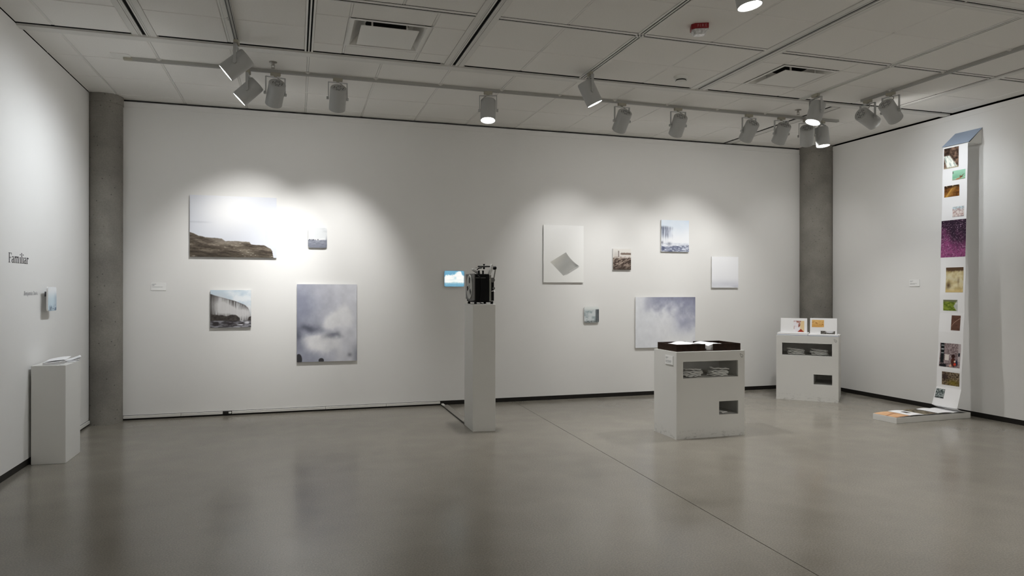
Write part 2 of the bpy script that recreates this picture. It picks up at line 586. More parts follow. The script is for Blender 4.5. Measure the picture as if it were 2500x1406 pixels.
def air_slot(along, c, a, b):
    """aluminium air slot: flanges and blades either side of a black gap"""
    mb = MB()
    for p, q, z in ((-0.086, -0.043, -0.004), (-0.040, -0.029, -0.002), (-0.026, -0.014, -0.004),
                    (0.014, 0.026, -0.004), (0.029, 0.040, -0.002), (0.043, 0.086, -0.004)):
        if along == 'y':
            mb.box(c + p, c + q, a, b, H + z, H + 0.03)
        else:
            mb.box(a, b, c + p, c + q, H + z, H + 0.03)
    o = mb.build('air_slot', M_RAIL, ceil)
    gap = MB()
    if along == 'y': gap.box(c - 0.085, c + 0.085, a, b, H + 0.006, H + 0.016)
    else: gap.box(a, b, c - 0.085, c + 0.085, H + 0.006, H + 0.016)
    gap.build('slot_gap', M_BLACK, o)
def recessed_track(along, c, a, b):
    """flush rail with two narrow dark grooves"""
    mb = MB()
    for p, q in (((-0.033, -0.019), (-0.005, 0.006), (0.019, 0.033)) if along == 'y' else ((-0.027, -0.004), (0.022, 0.033))):
        if along == 'y': mb.box(c + p, c + q, a, b, H - 0.005, H + 0.03)
        else: mb.box(a, b, c + p, c + q, H - 0.005, H + 0.03)
    o = mb.build('recessed_rail', M_TEE, ceil)
    gap = MB()
    if along == 'y': gap.box(c - 0.031, c + 0.031, a, b, H + 0.001, H + 0.012)
    else: gap.box(a, b, c - 0.031, c + 0.031, H + 0.001, H + 0.012)
    gap.build('rail_groove', M_BLACK, o)
for x in (-1.119, 1.319, 3.758):
    air_slot('y', x, 2.3, 6.04)
for x in (0.10, 2.538, 4.977):
    recessed_track('y', x, 2.3, 6.02)
edges = [XL, -1.119, 1.319, 3.758, 6.196, XR]
for y, f in ((4.865, recessed_track), (3.64, air_slot)):
    for i in range(5):
        a = edges[i] + (0.088 if 0 < i < 4 else 0.054 if i == 4 else 0)
        b = edges[i + 1] - (0.088 if i < 3 else 0.054 if i == 3 else 0)
        f('x', y, a, b)
# wide stepped rail across the room and the plain rail that runs along the right side
mb = MB()
mb.box(XL, XR, 6.013, 6.098, H - 0.016, H + 0.02)
mb.box(XL, XR, 6.098, 6.132, H - 0.007, H + 0.02)
mb.box(XL, XR, 6.132, 6.152, H - 0.001, H + 0.02)
o = mb.build('cross_rail', M_RAIL, ceil)
for a, b in ((XL, -1.215), (-1.02, 1.20), (1.42, 3.66), (3.88, 6.09), (6.25, XR)):
    MB().box(a, b, 5.986, 6.013, H + 0.001, H + 0.01).build('rail_groove', M_BLACK, o)
mb = MB()
mb.box(6.152, 6.182, 2.3, 6.01, H - 0.012, H + 0.02)
mb.box(6.202, 6.246, 2.3, 6.01, H - 0.004, H + 0.02)
o = mb.build('side_rail', M_RAIL, ceil)
MB().box(6.146, 6.24, 2.3, 5.98, H + 0.001, H + 0.01).build('rail_groove', M_BLACK, o)
mb = MB().box(5.500, 5.586, 6.155, 8.12, H - 0.004, H + 0.02)
o = mb.build('short_rail', M_RAIL, ceil)
MB().box(5.476, 5.606, 6.155, 8.12, H + 0.0015, H + 0.01).build('rail_groove', M_BLACK, o)

# square plaque air diffusers
def diffuser(x, y, label):
    r = empty('air_diffuser', (x, y, H))
    mb = MB()
    rings = [(0.299, -0.003), (0.268, -0.003), (0.252, 0.018), (0.225, 0.052), (0.20, 0.078), (0.175, 0.086), (0.0, 0.086)]
    prev = None
    for h, z in rings:
        b = len(mb.v)
        if h == 0:
            mb.f.append(tuple(prev))
            break
        mb.v += [(-h, -h, z), (h, -h, z), (h, h, z), (-h, h, z)]
        cur = [b, b + 1, b + 2, b + 3]
        if prev:
            for i in range(4):
                j = (i + 1) % 4
                mb.f.append((prev[i], prev[j], cur[j], cur[i]))
        prev = cur
    mb.build('pan', M_TEE, r)
    MB().lathe([(0, 0.083), (0.165, 0.083)], 40).build('duct', M_BLACK, r)
    pl = MB().box(-0.215, 0.215, -0.207, 0.207, -0.016, -0.010).build('plaque', M_TEE, r)
    for sx in (-1, 1):
        for sy in (-1, 1):
            MB().box(sx * 0.13 - 0.006, sx * 0.13 + 0.006, sy * 0.17 - 0.006, sy * 0.17 + 0.006, -0.011, 0.084).build('hanger', M_TEE, r)
    tag(r, label, 'air vent')
diffuser(0.674, 5.470, 'square white plaque air diffuser in the ceiling left of the wide black slot')
diffuser(4.367, 5.425, 'square white plaque air diffuser in the ceiling above the two plinths')

# smoke detector, fire strobe, sprinklers
r = empty('smoke_detector', (3.39, 5.70, H))
MB().lathe([(0, 0), (0.066, 0), (0.066, -0.012), (0.058, -0.030), (0, -0.030)], 36).build('base', M_PLASTW, r, smooth=True)
MB().lathe([(0.046, -0.030), (0.050, -0.040), (0.0, -0.040)], 36).build('sensing_gap', M_VENT, r, smooth=True)
MB().lathe([(0.0, -0.038), (0.047, -0.038), (0.047, -0.046), (0.036, -0.056), (0, -0.058)], 36).build('cap', M_PLASTW, r, smooth=True)
tag(r, 'small round white smoke detector on the ceiling above the front plinth', 'smoke detector')

M_RED = mat('alarm_red', srgb(128, 14, 22), 0.4, 0.4)
M_LENS = mat('strobe_lens', (0.62, 0.62, 0.62), 0.12, 0.6, noise=0.35, nscale=60)
STROBE_YAW = -0.42
r = empty('fire_strobe', (2.86, 4.55, H), STROBE_YAW)
oc = [(-0.062, -0.028), (-0.036, -0.050), (0.062, -0.050), (0.062, 0.030), (0.036, 0.050), (-0.062, 0.050)]
MB().prism([(x, y, 0) for x, y in oc], (0, 0, -0.038)).build('housing', M_RED, r, bevel=0.003)
mb = MB()
for k, (s, z) in enumerate(((0.92, -0.0375), (0.86, -0.056), (0.60, -0.076))):
    mb.v += [(x * s, y * s * 0.95, z) for x, y in oc]
for a in (0, 6):
    for i in range(6):
        j = (i + 1) % 6
        mb.f.append((a + i, a + j, a + 6 + j, a + 6 + i))
mb.f += [tuple(range(12, 18)), (5, 4, 3, 2, 1, 0)]
lens = mb.build('lens', M_LENS, r, bevel=0.003)
for x, y in ((-0.034, -0.043), (0.014, -0.046), (0.040, -0.046)):
    MB().box(x - 0.005, x + 0.005, y - 0.003, y + 0.002, -0.056, -0.046).build('flash_tube', mat('flash_tube_silver', (0.9, 0.9, 0.9), 0.15, 0.8, metal=0.6), lens)
fc = bpy.data.curves.new('fire_word', 'FONT')
fc.body = 'FIRE'
fc.size = 0.030
fc.space_character = 1.35
fc.align_x = 'CENTER'
fo = bpy.data.objects.new('fire_word_curve', fc)
me = bpy.data.meshes.new_from_object(fo)
bpy.data.objects.remove(fo)
o = link('lettering', me, mat('letter_white', (0.42, 0.22, 0.22), 0.5, 0.2), r, (0.014, -0.0504, -0.030), (math.pi / 2, 0, 0))
tag(r, 'red fire alarm strobe with clear lens on the ceiling', 'fire alarm')

def sprinkler(x, y, label):
    r = empty('sprinkler_head', (x, y, H))
    m1 = mat('sprinkler_metal', (0.35, 0.33, 0.30), 0.35, 0.5, metal=0.8)
    MB().lathe([(0, 0), (0.034, 0), (0.034, -0.004), (0.012, -0.008), (0.010, -0.03), (0, -0.03)], 24).build('escutcheon', m1, r, smooth=True)
    fr = MB()
    for s in (-1, 1):
        fr.tube([(0.010 * s, 0, -0.02), (0.014 * s, 0, -0.034), (0.004 * s, 0, -0.052)], 0.0028, 6)
    fr.build('frame', m1, r)
    MB().lathe([(0, -0.051), (0.017, -0.052), (0.017, -0.054), (0, -0.055)], 18).build('deflector', m1, r, smooth=True)
    tag(r, label, 'sprinkler', 'ceiling sprinklers')
sprinkler(-0.19, 6.385, 'metal sprinkler head on the ceiling at the left, before the long track')
sprinkler(5.235, 6.37, 'metal sprinkler head on the ceiling at the right, near the column')

# ------------------------------------------------------------------ light tracks
def light_track(name, label, along, c, a, b, z0, canopy=None):
    wdt, hgt = 0.036, 0.026
    r = empty(name, ((a + b) / 2, c, z0) if along == 'x' else (c, (a + b) / 2, z0))
    L = (b - a) / 2
    def bx(mb, l0, l1, w0, w1, za, zb):
        if along == 'x': mb.box(l0, l1, w0, w1, za, zb)
        else: mb.box(w0, w1, l0, l1, za, zb)
    mb = MB()
    bx(mb, -L, L, -wdt / 2, wdt / 2, -0.006, 0)
    bx(mb, -L, L, -wdt / 2, -wdt / 2 + 0.005, -hgt, -0.006)
    bx(mb, -L, L, wdt / 2 - 0.005, wdt / 2, -hgt, -0.006)
    bx(mb, -L, L, -0.0075, 0.0075, -hgt, -0.006)
    bx(mb, -L, L, -wdt / 2 + 0.005, -0.0075, -hgt + 0.004, -0.006)
    bx(mb, -L, L, 0.0075, wdt / 2 - 0.005, -hgt + 0.004, -0.006)
    mb.build('channel', M_TRACK, r)
    for w0, w1 in ((-wdt / 2 + 0.0052, -0.0077), (0.0077, wdt / 2 - 0.0052)):
        gv = MB()
        bx(gv, -L + 0.06, L - 0.013, w0, w1, -hgt + 0.001, -hgt + 0.0035)
        gv.build('conductor_groove', M_VENT, r)
    e1 = MB()
    bx(e1, -L - 0.008, -L + 0.06, -wdt / 2 - 0.001, wdt / 2 + 0.001, -hgt - 0.001, -0.001)
    e1.build('end_feed', M_ADAPT, r)
    e2 = MB()
    bx(e2, L - 0.012, L + 0.006, -wdt / 2 - 0.001, wdt / 2 + 0.001, -hgt - 0.001, -0.001)
    e2.build('end_cap', M_TRACK, r)
    ox = (a + b) / 2
    for gline in (XG if along == 'x' else YG):
        l = gline - ox
        if -L + 0.15 < l < L - 0.1:
            cl = MB()
            bx(cl, l - 0.022, l + 0.022, -wdt / 2 - 0.016, -wdt / 2 + 0.001, -0.008, 0.002)
            bx(cl, l - 0.010, l + 0.010, -wdt / 2 - 0.010, -wdt / 2 + 0.001, -0.016, -0.008)
            cl.build('track_clip', M_RAIL, r)
    tag(r, label, 'light track')
    return r
TY = 6.62
HZ = H + 0.001
t = light_track('light_track', 'long pale surface light track running across the ceiling before the back wall', 'x', TY, -1.385, 5.985, HZ)
mb = MB()
mb.prism([(-0.09 - 3.685, -0.10, 0), (0.02 - 3.685, -0.10, 0), (0.05 - 3.685, -0.07, 0), (0.05 - 3.685, 0.05, 0), (-0.09 - 3.685, 0.05, 0)], (0, 0, -0.008))
mb.build('canopy', M_TEE, t, bevel=0.002)
light_track('light_track', 'short surface light track on the left ceiling, ending above the first lamp', 'y', -0.445, 2.6, 5.92, HZ)
light_track('light_track', 'surface light track along the right side of the ceiling, ending above two lamps', 'y', 5.586, 2.6, 5.83, HZ)

# ------------------------------------------------------------------ track lights
def lamp_meshes():
    out = {}
    mb = MB().box(-0.042, 0.042, -0.017, 0.017, -0.026, 0.0)
    mb.lathe([(0.013, -0.026), (0.013, -0.040), (0, -0.040)], 16)
    out['adapter'] = mb.mesh('adapter')
    w2, t2 = 0.087, 0.0035
    mb = MB().box(-w2, w2, -0.011, 0.011, -0.043, -0.038)
    for s in (-1, 1):
        xa, xb = sorted((s * w2, s * (w2 - 2 * t2)))
        mb.box(xa, xb, -0.011, 0.011, -0.190, -0.038)
        M = Matrix.Translation((s * (w2 + 0.001), 0, -0.186)) @ Matrix.Rotation(math.pi / 2, 4, 'Y')
        mb.lathe([(0, -0.012), (0.014, -0.012), (0.014, 0.008), (0, 0.008)], 14, M)
    out['yoke'] = mb.mesh('yoke', smooth=True)
    R = 0.074
    # local +z = out of the mouth, origin on the pivot
    mb = MB().lathe([(0, -0.106), (0.050, -0.106), (0.052, -0.109), (R - 0.006, -0.110), (R, -0.102), (R, -0.05), (R, 0.05), (R, 0.105), (R - 0.003, 0.106), (R - 0.005, 0.104), (R - 0.006, 0.072)], 40)
    out['can'] = mb.mesh('can', smooth=True)
    mb = MB()
    for k in range(12):
        if k % 6 in (2, 5): continue
        M = Matrix.Rotation(2 * math.pi * k / 12, 4, 'Z')
        mb.box(0.037, 0.0425, -0.0075, 0.0075, -0.1068, -0.1045, M)
    mb.lathe([(0.021, -0.1050), (0.0215, -0.1070), (0.0245, -0.1070), (0.025, -0.1050)], 24)
    out['back_vent'] = mb.mesh('back_vent')
    out['reflector'] = MB().lathe([(R - 0.0065, 0.104), (R - 0.010, 0.088), (R - 0.016, 0.078)], 40).mesh('reflector', smooth=True)
    out['bulb'] = MB().lathe([(0, 0.079), (0.03, 0.0785), (0.0605, 0.0765)], 32).mesh('bulb', smooth=True)
    return out
LM = lamp_meshes()
LAMP_SPEC = []
def track_light(x, y, d, label, power, cone=78, blend=1.0, color=NEUT, yaw=None, z=HZ - 0.026, radius=0.035):
    d = Vector(d).normalized()
    if yaw is None:
        yaw = math.atan2(d.y, d.x) - math.pi / 2
    root = empty('track_light', (x, y, z), yaw)
    link('adapter', LM['adapter'], M_ADAPT, root, rot=(0, 0, 0))
    link('yoke', LM['yoke'], M_LAMPW, root)
    Rz = Matrix.Rotation(-yaw, 3, 'Z')
    dl = Rz @ d
    q = Vector((0, 0, 1)).rotation_difference(dl)
    piv = Vector((0, 0, -0.186))
    link('can', LM['can'], M_LAMPW, root, piv, q)
    link('back_vent', LM['back_vent'], M_VENT, root, piv, q)
    link('reflector', LM['reflector'], M_REFL, root, piv, q)
    link('bulb', LM['bulb'], M_GLOW, root, piv, q)
    back = piv - dl * 0.106
    side = Vector((1, 0, 0))
    ctrl = [Vector((0.008, 0, -0.036)), Vector((0.03, 0, -0.052)), Vector((0.055, 0.0, -0.062)), piv - dl * 0.126 + side * 0.052, back + side * 0.045]
    pts = []
    for k in range(13):                       # bezier through the control polygon
        tt = k / 12
        q4 = list(ctrl)
        while len(q4) > 1:
            q4 = [q4[i] * (1 - tt) + q4[i + 1] * tt for i in range(len(q4) - 1)]
        pts.append(q4[0])
    MB().tube(pts, 0.0042, 6).build('cable', M_CABLE, root, smooth=True)
    tag(root, label, 'track light', 'white cylinder track lights')
    ld = bpy.data.lights.new('spot', 'SPOT')
    ld.energy = power * SPOT
    ld.color = color
    ld.spot_size = math.radians(cone)
    ld.spot_blend = blend
    ld.shadow_soft_size = radius
    lo = bpy.data.objects.new('spot_beam', ld)
    COL.objects.link(lo)
    lo.parent = root
    lo.location = piv + dl * 0.104
    lo.rotation_mode = 'QUATERNION'
    lo.rotation_quaternion = Vector((0, 0, -1)).rotation_difference(dl)
    return root
TZ = HZ - 0.026
track_light(-0.445, 5.86, (-0.72, 0.055, -0.61), 'white track light aimed at the left wall, hung from the short left track', 30, color=COOL, cone=98)
track_light(-0.405, TY, (-0.67, 0.05, -0.65), 'white track light aimed at the left wall, hung from the long track', 31, color=COOL, cone=98)
track_light(-0.176, TY, (-0.374, 1.484, -1.480), 'white track light facing the back wall, just right of the pair aimed left', 72, cone=62)
track_light(0.367, TY, (-0.067, 1.484, -1.630), 'white track light facing the back wall, alone below the left air diffuser', 79, cone=62)
track_light(1.799, TY, (-0.064, -0.20, -0.97), 'lit white track light pointing straight down behind the film projector', 60, cone=95)
track_light(2.538, 5.83, (0.40, -0.05, -0.82), 'white track light leaning right with a thin lit rim, in the middle of the ceiling', 70, z=H - 0.004)
track_light(3.243, TY, (-0.023, 1.484, -1.510), 'white track light facing the back wall, right of the lamp leaning right', 33, cone=62)
track_light(3.903, TY, (0.147, 1.484, -1.680), 'white track light facing the back wall, just below the smoke detector', 38, cone=62)
track_light(4.789, TY, (0.061, 1.484, -1.430), 'tilted white track light facing the back wall, leftmost of the cluster by the column', 36, cone=60)
track_light(5.214, TY, (0.136, 1.484, -1.830), 'tilted white track light facing the back wall, second from the left in the column cluster', 25, cone=58)
track_light(5.560, TY, (0.449, 0.55, -0.704), 'upright white track light before the corner column, half hidden behind a lit one', 12)
track_light(4.977, 5.80, (-0.325, 0.01, -0.945), 'lit white track light, upper of the two bright ones by the column', 66, z=H - 0.004, cone=112)
track_light(5.773, TY, (0.05, -0.10, -0.98), 'lit white track light, lower of the two bright ones by the column', 56, cone=95)
track_light(5.586, 5.76, (0.925, 0.144, -0.352), 'white track light on the right track, lying almost level towards the right wall', 9, color=COOL)
track_light(5.586, 5.47, (0.785, 0.208, -0.584), 'white track light on the right track, the more upright of the two', 11, color=COOL)
track_light(2.538, 3.53, (0.14, -0.09, -0.98), 'large lit white track light cut off by the top edge beside the fire strobe', 60, z=H - 0.004)

# ------------------------------------------------------------------ pictures (ink laid per vertex)
def water(U, V, s, sx=10, sy=60):
    return fbm(U * sx, V * sy, 4, s)
def p_rocky_shore(U, V):
    sky = mix(C(208, 212, 222), C(250, 250, 250), np.exp(-(((U - .45) / .36) ** 2 + ((V - .78) / .38) ** 2)))  # white upper centre includes overexposed lamp glare on the print
    sky = mix(sky, C(228, 230, 236), .35 * fbm(U * 3, V * 4, 4, 3))
    tower = ((U > .86) & (V < .72 - .1 * np.abs(U - .93) / .07)).astype(float) * sm(.85, .88, U) * .22
    tower = np.maximum(tower, ((U > .97) & (V < .66)) * .26)
    sky = mix(sky, C(196, 196, 204), tower * sm(.1, .5, V))
    sky = mix(sky, C(186, 190, 198), .5 * np.exp(-((V - .565) / .012) ** 2) * sm(.3, .1, U))
    top = np.interp(U, [0, .04, .1, .2, .36, .4, .55, .68, .7, .85, .93, .95, .96, 1], [.40, .385, .345, .315, .305, .262, .268, .255, .218, .205, .15, .11, .02, -.1])
    top = top + .012 * (fbm(U * 30, V * 0, 3, 5) - .5)
    n = fbm(U * 7 + V * 6, V * 34 + U * 4, 5, 9)
    n2 = fbm(U * 40, V * 130, 3, 12)
    rock = mix(C(60, 52, 44), C(142, 132, 118), sm(.25, .75, n * .7 + n2 * .3))
    rock = mix(rock, C(158, 150, 140), .6 * np.exp(-(((U - .42) / .2) ** 2 + ((V - .27) / .06) ** 2)))
    rock = mix(rock, C(48, 42, 34), .45 * sm(.16, .02, V))
    glint = sm(.72, .8, n2) * sm(.5, .65, n)
    rock = mix(rock, C(205, 200, 190), glint * .8)
    return mix(sky, rock, sm(-.006, .006, top - V))
def p_boat(U, V):
    sky = mix(C(238, 241, 243), C(190, 193, 198), .55 * sm(.3, .7, fbm(U * 3, V * 5, 4, 21)) * sm(.55, .95, V) * sm(.5, 1, U))
    wat = mix(C(110, 114, 128), C(176, 180, 192), fbm(U * 9, V * 40, 4, 22))
    wat = mix(wat, C(120, 124, 138), sm(.25, .05, V) * .5)
    im = mix(wat, sky, sm(.38, .41, V))
    wake = np.exp(-((V - .43 - .03 * np.sin(U * 9)) / .035) ** 2) * sm(.2, .35, U) * sm(.95, .8, U)
    im = mix(im, C(250, 251, 252), wake)
    im = im * 0.90
    boat = np.exp(-((V - .405) / .022) ** 2) * sm(.03, .08, U) * sm(.6, .5, U) * sm(.4, .55, fbm(U * 26, V * 20, 2, 4))
    im = mix(im, C(46, 46, 58), boat)
    return mix(im, C(100, 104, 118), sm(.9, 1, U) * sm(.7, .3, V) * .7)
def p_falls(U, V):
    sky = mix(C(198, 214, 226), C(236, 241, 245), sm(.35, .7, fbm(U * 3, V * 4, 4, 31)))
    lip = np.interp(U, [0, .1, .3, .6, .85, .93, 1], [.90, .86, .80, .71, .60, .52, .30])
    n = fbm(U * 34, V * 3, 4, 33)
    curtain = mix(C(70, 66, 64), C(188, 190, 192), sm(.38, .78, n))
    curtain = mix(curtain, C(54, 50, 48), sm(.12, .0, U))
    curtain = mix(curtain, C(70, 66, 64), np.exp(-((V - lip) / .022) ** 2) * .7)
    im = mix(sky, curtain, sm(-.008, .008, lip - V))
    mist = np.clip(np.exp(-(((U - .25) / .2) ** 2 + ((V - .58) / .26) ** 2)) + .9 * np.exp(-(((U - .45) / .16) ** 2 + ((V - .48) / .13) ** 2)) + np.exp(-(((U - .8) / .25) ** 2 + ((V - .38) / .16) ** 2)), 0, 1) * (.6 + .6 * fbm(U * 5, V * 5, 4, 37))
    im = mix(im, C(206, 205, 205), np.clip(mist * 1.35, 0, .96))
    rk = np.interp(U, [0, .2, .4, .52, .62, .72, .74, .9, .94, 1], [.36, .34, .31, .34, .33, .26, .1, .1, .27, .29]) + .04 * (fbm(U * 14, V * 14, 3, 38) - .5)
    rock = mix(C(38, 34, 32), C(92, 86, 82), fbm(U * 18, V * 22, 4, 39))
    im = mix(im, rock, sm(-.012, .012, rk - V))
    wt = mix(C(52, 48, 50), C(140, 140, 146), sm(.35, .75, fbm(U * 8, V * 36, 4, 40)))
    foam = sm(.55, .75, fbm(U * 6 - V * 4, V * 26, 4, 41)) * sm(.45, .8, U)
    wt = mix(wt, C(214, 214, 220), foam)
    return mix(im, wt, sm(.20, .17, V + .05 * sm(.7, 1, U) * 0))
def p_plume(U, V):
    wx = U + .30 * (fbm(U * 3.2, V * 4, 6, 50) - .5)
    wy = V + .24 * (fbm(U * 3.2, V * 4, 6, 51) - .5)
    im = mix(C(160, 163, 178), C(206, 207, 214), sm(.1, .85, wx + .25 * (wy - .5)))
    im = mix(im, C(136, 140, 158), np.exp(-((wx / .24) ** 2 + ((wy - .68) / .2) ** 2)) * .85)
    im = mix(im, C(186, 187, 196), np.exp(-(((wx - .45) / .28) ** 2 + ((wy - .86) / .16) ** 2)) * .6)
    im = mix(im, C(92, 95, 108), np.exp(-(((wx - .25) / .16) ** 2 + ((wy - .45) / .065) ** 2)))
    im = mix(im, C(100, 103, 116), np.exp(-((wx / .10) ** 2 + ((wy - .32) / .14) ** 2)) * .95)
    big = np.exp(-(((wx - .40) / .34) ** 2 + ((wy - .21) / .17) ** 2))
    top = np.exp(-(((wx - .78) / .20) ** 2 + ((wy - .60) / .19) ** 2)) + .8 * np.exp(-(((wx - .60) / .18) ** 2 + ((wy - .50) / .12) ** 2))
    n = fbm(U * 6, V * 7, 5, 52)
    im = mix(im, C(230, 230, 232), np.clip(sm(.25, .75, big) * (.70 + .45 * n) + sm(.2, .9, top) * (.72 + .4 * n), 0, .97))
    im = mix(im, C(126, 128, 140), np.exp(-(((wx - .62) / .20) ** 2 + ((wy - .30) / .045) ** 2)) * sm(.3, .65, fbm(U * 9, V * 8, 4, 53)) * .9)
    im = im + 26 * (fbm(U * 9, V * 11, 6, 54) - .5)[..., None]
    beam = np.exp(-((U - (.70 + .18 * V)) / (.035 + .03 * (1 - V))) ** 2) * sm(.75, .45, V)
    im = mix(im, C(226, 226, 230), beam * .45)
    im = mix(im, C(136, 139, 150), sm(.88, 1, U) * sm(.30, .08, V) * .8)
    for cx, cy, rx, ry in ((.03, .03, .055, .075), (.4, .015, .045, .03)):
        im = mix(im, C(58, 58, 62), sm(1.2, .8, ((U - cx) / rx) ** 2 + ((V - cy) / ry) ** 2))
    return mix(im, C(100, 100, 110), np.exp(-(((U - .88) / .04) ** 2 + ((V - .08) / .03) ** 2)) * .6)
def p_cloud_sea(U, V):
    sky = mix(C(78, 138, 178), C(120, 178, 206), V)
    top = np.interp(U, [0, .1, .22, .3, .36, .45, .6, .72, .82, .9, 1], [.62, .74, .76, .70, .74, .76, .86, .95, .94, .72, .70])
    cl = sm(-.05, .05, top + .12 * (fbm(U * 12, V * 10, 4, 61) - .5) - V)
    cloud = mix(C(196, 226, 232), C(255, 255, 252), sm(.25, .55, fbm(U * 6, V * 7, 4, 62) + .12))
    im = mix(sky, cloud, cl)
    im = mix(im, C(238, 248, 248), np.exp(-((V - .36) / .08) ** 2) * .6)
    sea = mix(C(96, 156, 190), C(150, 196, 214), fbm(U * 8, V * 30, 3, 63))
    sea = mix(sea, C(186, 216, 226), np.exp(-((V - .2) / .03) ** 2) * .7)
    im = mix(sea, im, sm(.235, .25, V))
    im = mix(im, C(70, 110, 140), np.exp(-((V - .245) / .008) ** 2) * sm(.35, .6, fbm(U * 20, V * 0, 2, 64)))
    e = np.minimum(np.minimum(U, 1 - U), np.minimum(V, 1 - V) * 1.2)
    return mix(im, C(70, 110, 140), sm(.05, 0, e) * .6)
def p_curled_sheet(U, V):
    im = mix(C(236, 236, 233), C(243, 243, 242), V)
    L, T, R, B = np.array([.165, .355]), np.array([.555, .528]), np.array([.888, .345]), np.array([.49, .118])
    # coordinates on the sheet: s from L to T, t from L to B (bilinear corner T+B-L ~ R)
    e1, e2 = T - L, B - L
    det = e1[0] * e2[1] - e1[1] * e2[0]
    du, dv = U - L[0], V - L[1]
    s = (du * e2[1] - dv * e2[0]) / det
    t = (e1[0] * dv - e1[1] * du) / det
    # edge T->R is a concave curve
    bend = .085 * np.sin(np.clip(t, 0, 1.06) * math.pi / 1.06)
    rt = np.interp(t, [0, .5, 1.0], [1.0, 1.03, 1.02])
    inside = sm(-.012, .012, s) * sm(-.012, .012, rt - bend - s) * sm(-.012, .012, t) * sm(-.012, .012, 1.005 - .05 * np.sin(np.clip(s, 0, 1) * 3.1) * -.3 - t)
    shade = mix(C(214, 212, 204), C(160, 160, 156), sm(0, .55, t * .55 + s * .35) )
    shade = mix(shade, C(184, 184, 181), sm(.5, .9, t) * .7)
    shade = mix(shade, C(186, 187, 186), np.exp(-((t - .42) / .2) ** 2) * .35)
    shade = mix(shade, C(116, 117, 114), sm(.8, 1.0, s + .05) * sm(.5, 1, t) * .8)
    shade = mix(shade, C(166, 166, 162), .4 * fbm(U * 12, V * 16, 4, 71))
    shade = mix(shade, C(206, 206, 204), sm(.93, 1, t) * sm(.4, .7, fbm(U * 20, V * 20, 3, 72)) * .5)
    low = np.exp(-((t - 1.03) / .025) ** 2) * sm(0, .3, s) * sm(1.03, .9, s)
    im = mix(im, C(150, 150, 148), low * .8)
    return mix(im, shade, inside)
def p_sepia_tower(U, V):
    sky = mix(C(206, 202, 196), C(230, 227, 222), V)
    n = fbm(U * 6 + V * 9, V * 26 - U * 14, 5, 81)
    land = mix(C(58, 46, 40), C(176, 160, 148), sm(.28, .72, n))
    land = mix(land, C(60, 50, 44), sm(.32, .04, V) * .55)
    im = mix(sky, land, sm(-.03, .03, .57 + .03 * (fbm(U * 7, V * 0, 3, 82) - .5) - V))
    shore = np.exp(-((V - .635 - .03 * np.sin(U * 7)) / .055) ** 2)
    im = mix(im, C(222, 214, 208), shore * (.45 + .6 * fbm(U * 16, V * 16, 3, 83)))
    im = mix(im, C(150, 132, 122), np.exp(-((V - .60) / .03) ** 2) * sm(.45, .6, fbm(U * 22, V * 22, 3, 85)) * .8)
    tr = sm(.70, .73, V) * sm(.84, .80, V + .06 * (fbm(U * 34, V * 0, 3, 84) - .3)) * sm(.40, .46, U + .02 * np.sin(V * 60))
    im = mix(im, C(128, 112, 102), np.clip(tr * (.75 + .5 * fbm(U * 30, V * 30, 2, 86)), 0, 1))
    tw = sm(.034, .022, np.abs(U - .31)) * sm(.58, .62, V) * sm(.92, .89, V)
    im = mix(im, C(116, 104, 100), tw * .9)
    return mix(im, C(200, 196, 190), np.exp(-(((U - .16) / .12) ** 2 + ((V - .7) / .14) ** 2)) * .6)
def p_blue_falls(U, V):
    im = mix(C(240, 243, 248), C(206, 222, 240), sm(.35, 1, V + .15 * (.5 - U)) * .85)
    im = mix(im, C(246, 248, 250), .5 * fbm(U * 3, V * 3, 4, 91))
    w = .05 * (fbm(U * 5, V * 5, 4, 95) - .5)
    cl = sm(.47, .26, U + w * 2) * sm(.26, .62, V + .10 * U + w * 2) * sm(.84, .74, V + w + .05 * U)
    st = mix(C(84, 90, 110), C(204, 210, 224), sm(.30, .66, fbm(U * 30, V * 2.4, 4, 92)))
    im = mix(im, st, cl * .95)
    puff = np.exp(-(((U - .34) / .32) ** 2 + ((V - .37) / .10) ** 2)) * (.6 + .7 * fbm(U * 7, V * 7, 4, 93))
    im = mix(im, C(240, 242, 246), np.clip(puff, 0, 1) * .9)
    rk = np.exp(-(((U - .28) / .08) ** 2 + ((V - .255 + w) / .04) ** 2)) + np.exp(-(((U - .02) / .05) ** 2 + ((V - .28) / .05) ** 2))
    im = mix(im, C(112, 114, 128), np.clip(rk, 0, 1) * .9)
    im = mix(im, C(196, 202, 216), np.exp(-((V - .245) / .03) ** 2) * fbm(U * 14, V * 20, 3, 96))
    wt = mix(C(92, 98, 124), C(214, 220, 232), sm(.34, .72, fbm(U * 14, V * 48, 5, 94)))
    return mix(wt, im, sm(.17, .235, V + .02 * np.sin(U * 6) + w))
def p_white_mist(U, V):
    im = mix(C(240, 241, 246), C(246, 247, 250), V)
    im = mix(im, C(212, 214, 224), np.exp(-((V - .1) / .12) ** 2) * (.45 + .4 * fbm(U * 4, V * 14, 4, 101)))
    return mix(im, C(196, 198, 212), np.exp(-(((U - .88) / .14) ** 2 + ((V - .045) / .03) ** 2)) * .7)
def p_teal_fall(U, V):
    im = mix(C(196, 204, 204), C(226, 230, 228), sm(.7, .95, V))
    body = mix(C(150, 164, 168), C(206, 212, 214), sm(.3, .7, fbm(U * 5, V * 6, 4, 111)))
    im = mix(im, body, sm(.83, .76, V + .05 * np.sin(U * 5)))
    dk = mix(C(74, 78, 82), C(120, 126, 130), fbm(U * 10, V * 3, 3, 112))
    im = mix(im, dk, sm(.73, .8, U) * sm(.84, .8, V - .03 * (U - .8)))
    wt = mix(C(92, 98, 98), C(170, 176, 176), sm(.3, .7, fbm(U * 12, V * 50, 4, 113)))
    return mix(wt, im, sm(.10, .13, V))
